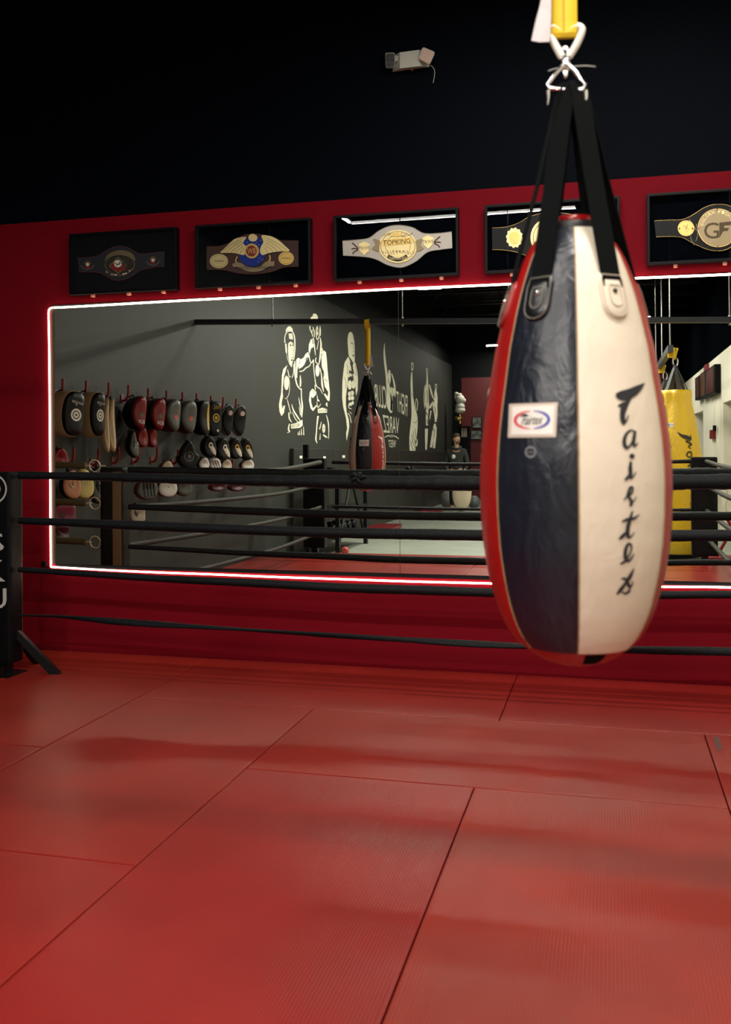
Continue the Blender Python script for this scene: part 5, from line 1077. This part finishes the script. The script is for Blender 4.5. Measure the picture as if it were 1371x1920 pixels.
# ------------------------------------------------------------------ right wall things
VR = lambda x, y, o: onX(x, y, XR-o)
def on_right(name, lab, cat, x0, x1, y0, y1, dp, m2, face=None, group=None):
    a = VR(x0, (y0+y1)/2, 0); c = VR(x1, (y0+y1)/2, 0); zt_, zb_ = VR((x0+x1)/2, y0, 0).z, VR((x0+x1)/2, y1, 0).z
    e = empty(name, refl(Vector((XR, (a.y+c.y)/2, zb_))), lab, cat, group)
    MB().box((XR-dp/2, (a.y+c.y)/2, (zt_+zb_)/2), (dp, abs(a.y-c.y), zt_-zb_)).build('body' if face is None else 'frame', m2, e, mirror=True)
    if face: MB().box((XR-dp-.004, (a.y+c.y)/2, (zt_+zb_)/2), (.008, abs(a.y-c.y)*.8, (zt_-zb_)*.86)).build('picture', face, e, mirror=True)
    return e
PIC = [mat('poster_dark_red', (.06, .008, .006, 1), .4, vary=.8, vscale=5), mat('poster_amber', (.08, .03, .006, 1), .4, vary=.9, vscale=4)]
for k, (x0, x1, y0, y1) in enumerate(((1313, 1321.5, 706.5, 749), (1323, 1333.5, 698, 746), (1334, 1352, 689, 741))):
    on_right('framed_poster', ['dark framed poster on the white wall, smallest and leftmost of three', 'dark framed poster on the white wall, middle of three', 'dark framed poster on the white wall, nearest and largest of three'][k], 'poster', x0, x1, y0, y1, .10, M_BLK, PIC[k % 2], 'framed posters on the white wall')
on_right('fire_alarm', 'small red fire alarm above the framed posters on the white wall', 'fire alarm', 1325, 1330, 684, 697, .05, M_RED)
e = on_right('alarm_box', 'small dark red alarm box low on the white wall below the posters', 'alarm box', 1336, 1343, 806, 823, .05, mat('alarm_red', (.16, .01, .01, 1), .4))
a = VR(1339, 806, .03); MB().tube([a, VR(1339, 750, .03)], .006, 6).build('conduit', M_WW, e, mirror=True)
MB().box(VR(1340, 803, .05), (.05, .10, .10)).build('cap', M_BLK, e, mirror=True)

# rack with hanging white hand wraps outside the ring on the right
e = empty('drying_rack', refl((1.5, 12.9, ZF)), 'red and dark drying rack standing behind the ring ropes at the right edge', 'rack')
MB().tube([(1.28, 12.75, ZF), (1.28, 12.75, 1.02), (1.76, 12.75, 1.02), (1.76, 12.75, ZF)], .02, 8).build('frame', M_BLKM, e, mirror=True)
MB().box((1.5, 12.7, ZF+.1), (.6, .35, .05)).tube([(1.2, 12.6, ZF+.04), (1.8, 12.6, ZF+.04)], .03, 8).tube([(1.3, 12.7, ZF+.1), (1.6, 12.7, .55)], .02, 8).tube([(1.7, 12.7, ZF+.1), (1.4, 12.7, .55)], .02, 8).build('base', M_RED, e, mirror=True)
for k in range(9):
    x = 1.27+k*.055; n = 8; zt_ = .98; zl = zt_-random.uniform(.35, .8)
    P_ = [Vector((x+.012*math.sin(i*1.3+k), 12.72+.02*math.sin(i+k), zt_-(zt_-zl)*i/n)) for i in range(n+1)]
    o = MB().tube(P_, [.016+.008*random.random() for _ in P_], 8, ell=.4).build('hand_wrap', M_WHITE if k % 3 else K_CRM, loc=refl(P_[-1]), mirror=True)
    tag(o, 'white hand wrap hanging on the rack behind the rear right post', 'hand wrap', 'white hand wraps on the drying rack')

# ------------------------------------------------------------------ back wall things
YBv = 2*D-YB
def VB(x, y, o): return onY(x, y, YBv-o)
def on_back(name, lab, cat, x0, x1, y0, y1, dp, m2, face=None, group=None):
    a, c = VB(x0, y0, 0), VB(x1, y1, 0); e = empty(name, refl(Vector(((a.x+c.x)/2, YBv, c.z))), lab, cat, group)
    MB().box(((a.x+c.x)/2, YBv-dp/2-.02, (a.z+c.z)/2), (c.x-a.x, dp, a.z-c.z)).build('frame', m2, e, mirror=True)
    if face: MB().box(((a.x+c.x)/2, YBv-dp-.025, (a.z+c.z)/2), ((c.x-a.x)*.88, .01, (a.z-c.z)*.88)).build('picture', face, e, mirror=True)
    return e
PP = mat('crowded_picture', (.10, .11, .10, 1), .5, vary=.9, vscale=9)
on_back('picture_frame', 'small framed picture on the dark red far wall, upper one', 'picture', 886, 904, 782, 803, .04, M_BLK, PP, 'framed pictures on the far wall')
on_back('picture_frame', 'small framed picture on the dark red far wall, lower one', 'picture', 883, 905, 807, 824, .04, M_BLK, PP, 'framed pictures on the far wall')
yt = 26.6
def VT(x, y): return onY(x, y, yt)
a, c = VT(862, 800), VT(881, 860)
e = empty('trophy_shelf', refl(Vector(((a.x+c.x)/2, yt, ZF))), 'dark shelf stand against the far wall holding books and a statue', 'shelf')
MB().box(((a.x+c.x)/2, yt, (a.z+ZF)/2), (c.x-a.x, .4, a.z-ZF)).build('cabinet', M_BLK, e, mirror=True)
MB().box(((a.x+c.x)/2, yt-.25, a.z-.02), (c.x-a.x+.1, .5, .04)).build('top_board', M_BLK, e, mirror=True)
for k in range(3):
    q = VT(869.5+k*3.6, 811); tag(MB().box((q.x, yt-.24, q.z), (.03, .05, .26)).build('award_plaque', K_CRM, loc=refl((q.x, yt-.24, q.z-.13)), mirror=True), 'thin pale plaque standing on the dark shelf, %s' % ('left', 'middle', 'right')[k], 'plaque', 'plaques on the far shelf')
b = MB()
for x, y, rx, rz_ in ((859, 739, 4, 3), (865, 742, 5, 4), (866, 750, 9, 9), (872, 752, 5, 5), (866, 763, 9, 8), (866, 770, 10, 6), (857.5, 745, 2.5, 5)):
    q = VT(x, y); s_ = yt/F_PX; b.lathe((q.x, yt-.3, q.z), [(rx*s_*math.sin(t)+.001, -rz_*s_*math.cos(t)) for t in [math.pi*i/8 for i in range(9)]], 14)
o = b.build('statue', mat('plaster_white', (.50, .49, .42, 1), .7, bump=.5, scale=20), loc=refl(VT(866, 776)), mirror=True); tag(o, 'white bulky statue standing high beside the red far wall', 'statue')
q = VT(866, 785); tag(MB().tube([(q.x, yt-.3, q.z-.15), (q.x, yt-.3, q.z+.12)], .03, 8).lathe((q.x-.05, yt-.3, q.z-.02), [(.02, -.08), (.12, 0), (.10, .06), (.03, .08)], 14).build('trophy', M_GOLD, loc=refl((q.x, yt-.3, q.z-.15)), mirror=True), 'small golden trophy below the white statue', 'trophy')

# ------------------------------------------------------------------ person and gear behind the ring
PV = 22.6; pc = onZ(857, 958, ZF); PV = pc.y; px0 = pc.x
def skin_obj(name, joints, edges, m2, parent, sub=2):
    me = bpy.data.meshes.new(name); me.from_pydata([tuple(refl(Vector(j[:3]))-Vector(parent.location)) for j in joints], edges, [])
    o = bpy.data.objects.new(name, me); COL.objects.link(o); me.materials.append(m2)
    s_ = o.modifiers.new('skin', 'SKIN'); s_.use_smooth_shade = True
    me.skin_vertices.new() if not me.skin_vertices else None
    for i, j in enumerate(joints): me.skin_vertices[0].data[i].radius = (j[3], j[4] if len(j) > 4 else j[3])
    me.skin_vertices[0].data[0].use_root = True
    o.modifiers.new('sub', 'SUBSURF').levels = sub; o.modifiers['sub'].render_levels = sub
    dg = bpy.context.evaluated_depsgraph_get(); dg.update(); me2 = bpy.data.meshes.new_from_object(o.evaluated_get(dg)); me2.name = name
    bpy.data.objects.remove(o); o = bpy.data.objects.new(name, me2); COL.objects.link(o)
    if not me2.materials: me2.materials.append(m2)
    for p in me2.polygons: p.use_smooth = True
    o.parent = parent; return o
pe = empty('person', refl((px0, PV, ZF)), 'bearded person in a dark hooded sweatshirt standing behind the ring, looking aside', 'person')
M_SKIN = mat('skin', (.50, .29, .19, 1), .5); M_HAIR = mat('brown_hair', (.05, .025, .012, 1), .7); M_HOOD = mat('charcoal_fleece', (.022, .026, .026, 1), .85, bump=.3, scale=120); M_PANT = mat('black_trousers', (.012, .012, .014, 1), .8); M_SHOE = mat('grey_shoes', (.35, .34, .30, 1), .6)
g0 = ZF; X = px0; Y = PV
J = [(X, Y, g0+.95, .14, .11), (X, Y, g0+1.2, .14, .11), (X, Y, g0+1.42, .13, .10), (X, Y-.01, g0+1.53, .055), (X+.005, Y-.02, g0+1.60, .058), (X+.01, Y-.03, g0+1.70, .078, .09), (X+.01, Y-.02, g0+1.78, .062),
     (X-.18, Y, g0+1.43, .055), (X-.25, Y, g0+1.15, .042), (X-.19, Y-.12, g0+.93, .032), (X-.15, Y-.16, g0+.88, .028),
     (X+.18, Y, g0+1.43, .055), (X+.25, Y-.02, g0+1.15, .042), (X+.22, Y-.18, g0+.95, .032), (X+.20, Y-.22, g0+.90, .028),
     (X-.10, Y, g0+.86, .095), (X-.11, Y-.01, g0+.48, .06), (X-.12, Y+.02, g0+.09, .042), (X-.13, Y-.14, g0+.04, .035),
     (X+.10, Y, g0+.86, .095), (X+.12, Y-.01, g0+.48, .06), (X+.14, Y+.02, g0+.09, .042), (X+.16, Y-.14, g0+.04, .035)]
E = [(0, 1), (1, 2), (2, 3), (3, 4), (4, 5), (5, 6), (2, 7), (7, 8), (8, 9), (9, 10), (2, 11), (11, 12), (12, 13), (13, 14), (0, 15), (15, 16), (16, 17), (17, 18), (0, 19), (19, 20), (20, 21), (21, 22)]
for side, bi in ((-1, 10), (1, 14)):
    base = J[bi]
    for k in range(5):
        dx = (k-2)*.017; i0 = len(J); ln = (.03, .045, .05, .046, .036)[k]
        J.append((base[0]+dx, base[1]-.03, base[2]-.035, .009)); J.append((base[0]+dx*1.1, base[1]-.035, base[2]-.035-ln*.6, .008)); J.append((base[0]+dx*1.1, base[1]-.02, base[2]-.035-ln, .007))
        E += [(bi, i0), (i0, i0+1), (i0+1, i0+2)]
body = skin_obj('body', J, E, M_SKIN, pe)
hj = [(X, Y, g0+.90, .175, .13), (X, Y, g0+1.15, .175, .135), (X, Y, g0+1.42, .175, .14), (X, Y, g0+1.53, .085, .085), (X-.19, Y, g0+1.42, .08), (X-.265, Y, g0+1.15, .065), (X-.205, Y-.11, g0+.96, .05), (X+.19, Y, g0+1.42, .08), (X+.265, Y-.02, g0+1.15, .065), (X+.235, Y-.16, g0+.98, .05)]
hd = skin_obj('hooded_sweatshirt', hj, [(0, 1), (1, 2), (2, 3), (2, 4), (4, 5), (5, 6), (2, 7), (7, 8), (8, 9)], M_HOOD, pe)
pj = [(X, Y, g0+.93, .165, .125), (X-.10, Y, g0+.82, .115), (X-.11, Y-.01, g0+.48, .08), (X-.12, Y+.02, g0+.12, .06), (X+.10, Y, g0+.82, .115), (X+.12, Y-.01, g0+.48, .08), (X+.14, Y+.02, g0+.12, .06)]
skin_obj('trousers', pj, [(0, 1), (1, 2), (2, 3), (0, 4), (4, 5), (5, 6)], M_PANT, pe)
for sx in (-.125, .15):
    MB().box((X+sx, Y-.06, g0+.045), (.10, .28, .09), bev=.035).build('shoe', M_SHOE, pe, mirror=True)
hc = Vector((X+.01, Y-.025, g0+1.72))
def ellip(c, r, f=None, n=20, m_=14):
    rows = []
    for i in range(1, m_):
        ph = math.pi*i/m_; row = []
        for k in range(n):
            t = 2*math.pi*k/n; d_ = Vector((math.sin(ph)*math.cos(t), math.sin(ph)*math.sin(t), math.cos(ph)))
            s_ = f(d_) if f else 1; row.append(c+Vector((d_.x*r[0]*s_, d_.y*r[1]*s_, d_.z*r[2]*s_)))
        rows.append(row)
    return rows
# head turned to the right of the picture: facing direction (.7,-.7)
fd = Vector((.75, -.66, 0))
def hf(d_):
    k = max(0, d_.dot(fd)); return 1+.16*k*math.exp(-((d_.z+.12)/.18)**2)*math.exp(-((1-k)/.03)**2)
MB().ring_loft(ellip(hc, (.083, .095, .12), hf)).build('face', M_SKIN, pe, mirror=True)
def hair_f(d_): return 1.0
rows = []
b = MB().ring_loft([[hc+Vector((math.cos(t)*r*.97-.012*fd.x, math.sin(t)*r*1.1-.012*fd.y, z)) for t in [2*math.pi*k/20 for k in range(20)]] for r, z in ((.088, .035), (.092, .07), (.085, .10), (.06, .128), (.02, .14))])
rg = [[hc-fd*(.03)+Vector((math.cos(t)*.082, math.sin(t)*.09, z)) for t in [2*math.pi*k/20 for k in range(20)]] for z in (-.03, .02, .06)]
b.ring_loft(rg).build('hair', M_HAIR, pe, mirror=True)
MB().ring_loft(ellip(hc+fd*.038+Vector((0, 0, -.078)), (.058, .06, .042), n=14, m_=8)).build('beard', mat('reddish_beard', (.14, .06, .025, 1), .8), pe, mirror=True)
sd = Vector((-fd.y, fd.x, 0))
for s in (-1, 1):
    MB().ring_loft(ellip(hc+fd*.088+sd*(.03*s)+Vector((0, 0, .012)), (.010, .010, .007), n=8, m_=6)).build('eye', M_DARK, pe, mirror=True)
    MB().ring_loft(ellip(hc+sd*(.088*s)+Vector((0, 0, -.01)), (.012, .018, .028), n=8, m_=6)).build('ear', M_SKIN, pe, mirror=True)
MB().tube([hc+fd*.088+Vector((0, 0, .01)), hc+fd*.112+Vector((0, 0, -.022)), hc+fd*.09+Vector((0, 0, -.03))], [.008, .014, .01], 8).build('nose', M_SKIN, pe, mirror=True)
MB().ring_loft(ellip(hc+fd*.094+Vector((0, 0, -.052)), (.016, .016, .005), n=10, m_=6)).build('mouth', mat('lips', (.35, .12, .09, 1), .5), pe, mirror=True)
MB().tube([Vector(q) for q in smooth_pts([(X-.09, Y+.02, g0+1.52), (X-.06, Y-.09, g0+1.50), (X+.02, Y-.12, g0+1.48), (X+.09, Y-.06, g0+1.50), (X+.08, Y+.06, g0+1.53), (X, Y+.10, g0+1.54)], 4, True)], .034, 8, closed=True).build('hood', M_HOOD, hd, mirror=True)
MB().ring_loft(ellip(Vector((X-.05, Y-.135, g0+1.30)), (.045, .012, .055), n=14, m_=8)).build('chest_emblem', M_WHITE, hd, mirror=True)
# cream kick shield held in front of the legs
q = onY(866, 921, PV-.6); s_ = (PV-.6)/F_PX
e = empty('kick_shield', refl((q.x, PV-.6, q.z-35*s_)), 'cream oval kick shield standing in front of the person behind the ring', 'shield')
ol = [(18*s_*math.copysign(abs(math.cos(t))**.8, math.cos(t)), 35*s_*math.copysign(abs(math.sin(t))**.9, math.sin(t))) for t in [2*math.pi*k/36 for k in range(36)]]
C_ = Vector((q.x, PV-.6, q.z))
MB().ring_loft([[C_+Vector((u*k2, o, v*k2)) for u, v in ol] for k2, o in ((.9, .09), (1, .06), (1, -.02), (.9, -.06), (.4, -.07), (.02, -.07))]).build('shield_body', mat('cream_canvas', (.68, .58, .42, 1), .6, bump=.2, scale=80), e, mirror=True)
MB().tube([C_+Vector((-.1, .07, .1)), C_+Vector((-.1, .16, .0)), C_+Vector((-.1, .07, -.1))], .015, 8).build('handle', M_BLK, e, mirror=True)
for lab, x, y, r, m2 in (('grey exercise ball on the floor right of the cream shield', 889, 936, .16, mat('ball_grey', (.10, .115, .12, 1), .5)), ('pale grey exercise ball left of the person', 841, 930, .22, mat('ball_pale', (.18, .19, .17, 1), .5))):
    q = onY(x, y, PV+1); tag(MB().ring_loft(ellip(Vector((q.x, PV+1, ZF+r)), (r, r, r))).build('exercise_ball', m2, loc=refl((q.x, PV+1, ZF)), mirror=True), lab, 'ball', 'exercise balls')
for lab, x, y in (('small red pad lying on the grey floor by the mirror seam', 720, 988), ('small red pad lying on the grey floor left of the person', 813, 955)):
    q = onZ(x, y, ZF+.05); tag(MB().box((q.x, q.y, ZF+.04), (.5, .9, .08), bev=.02).build('floor_cushion', K_RED, loc=refl((q.x, q.y, ZF)), mirror=True), lab, 'cushion', 'red floor cushions')
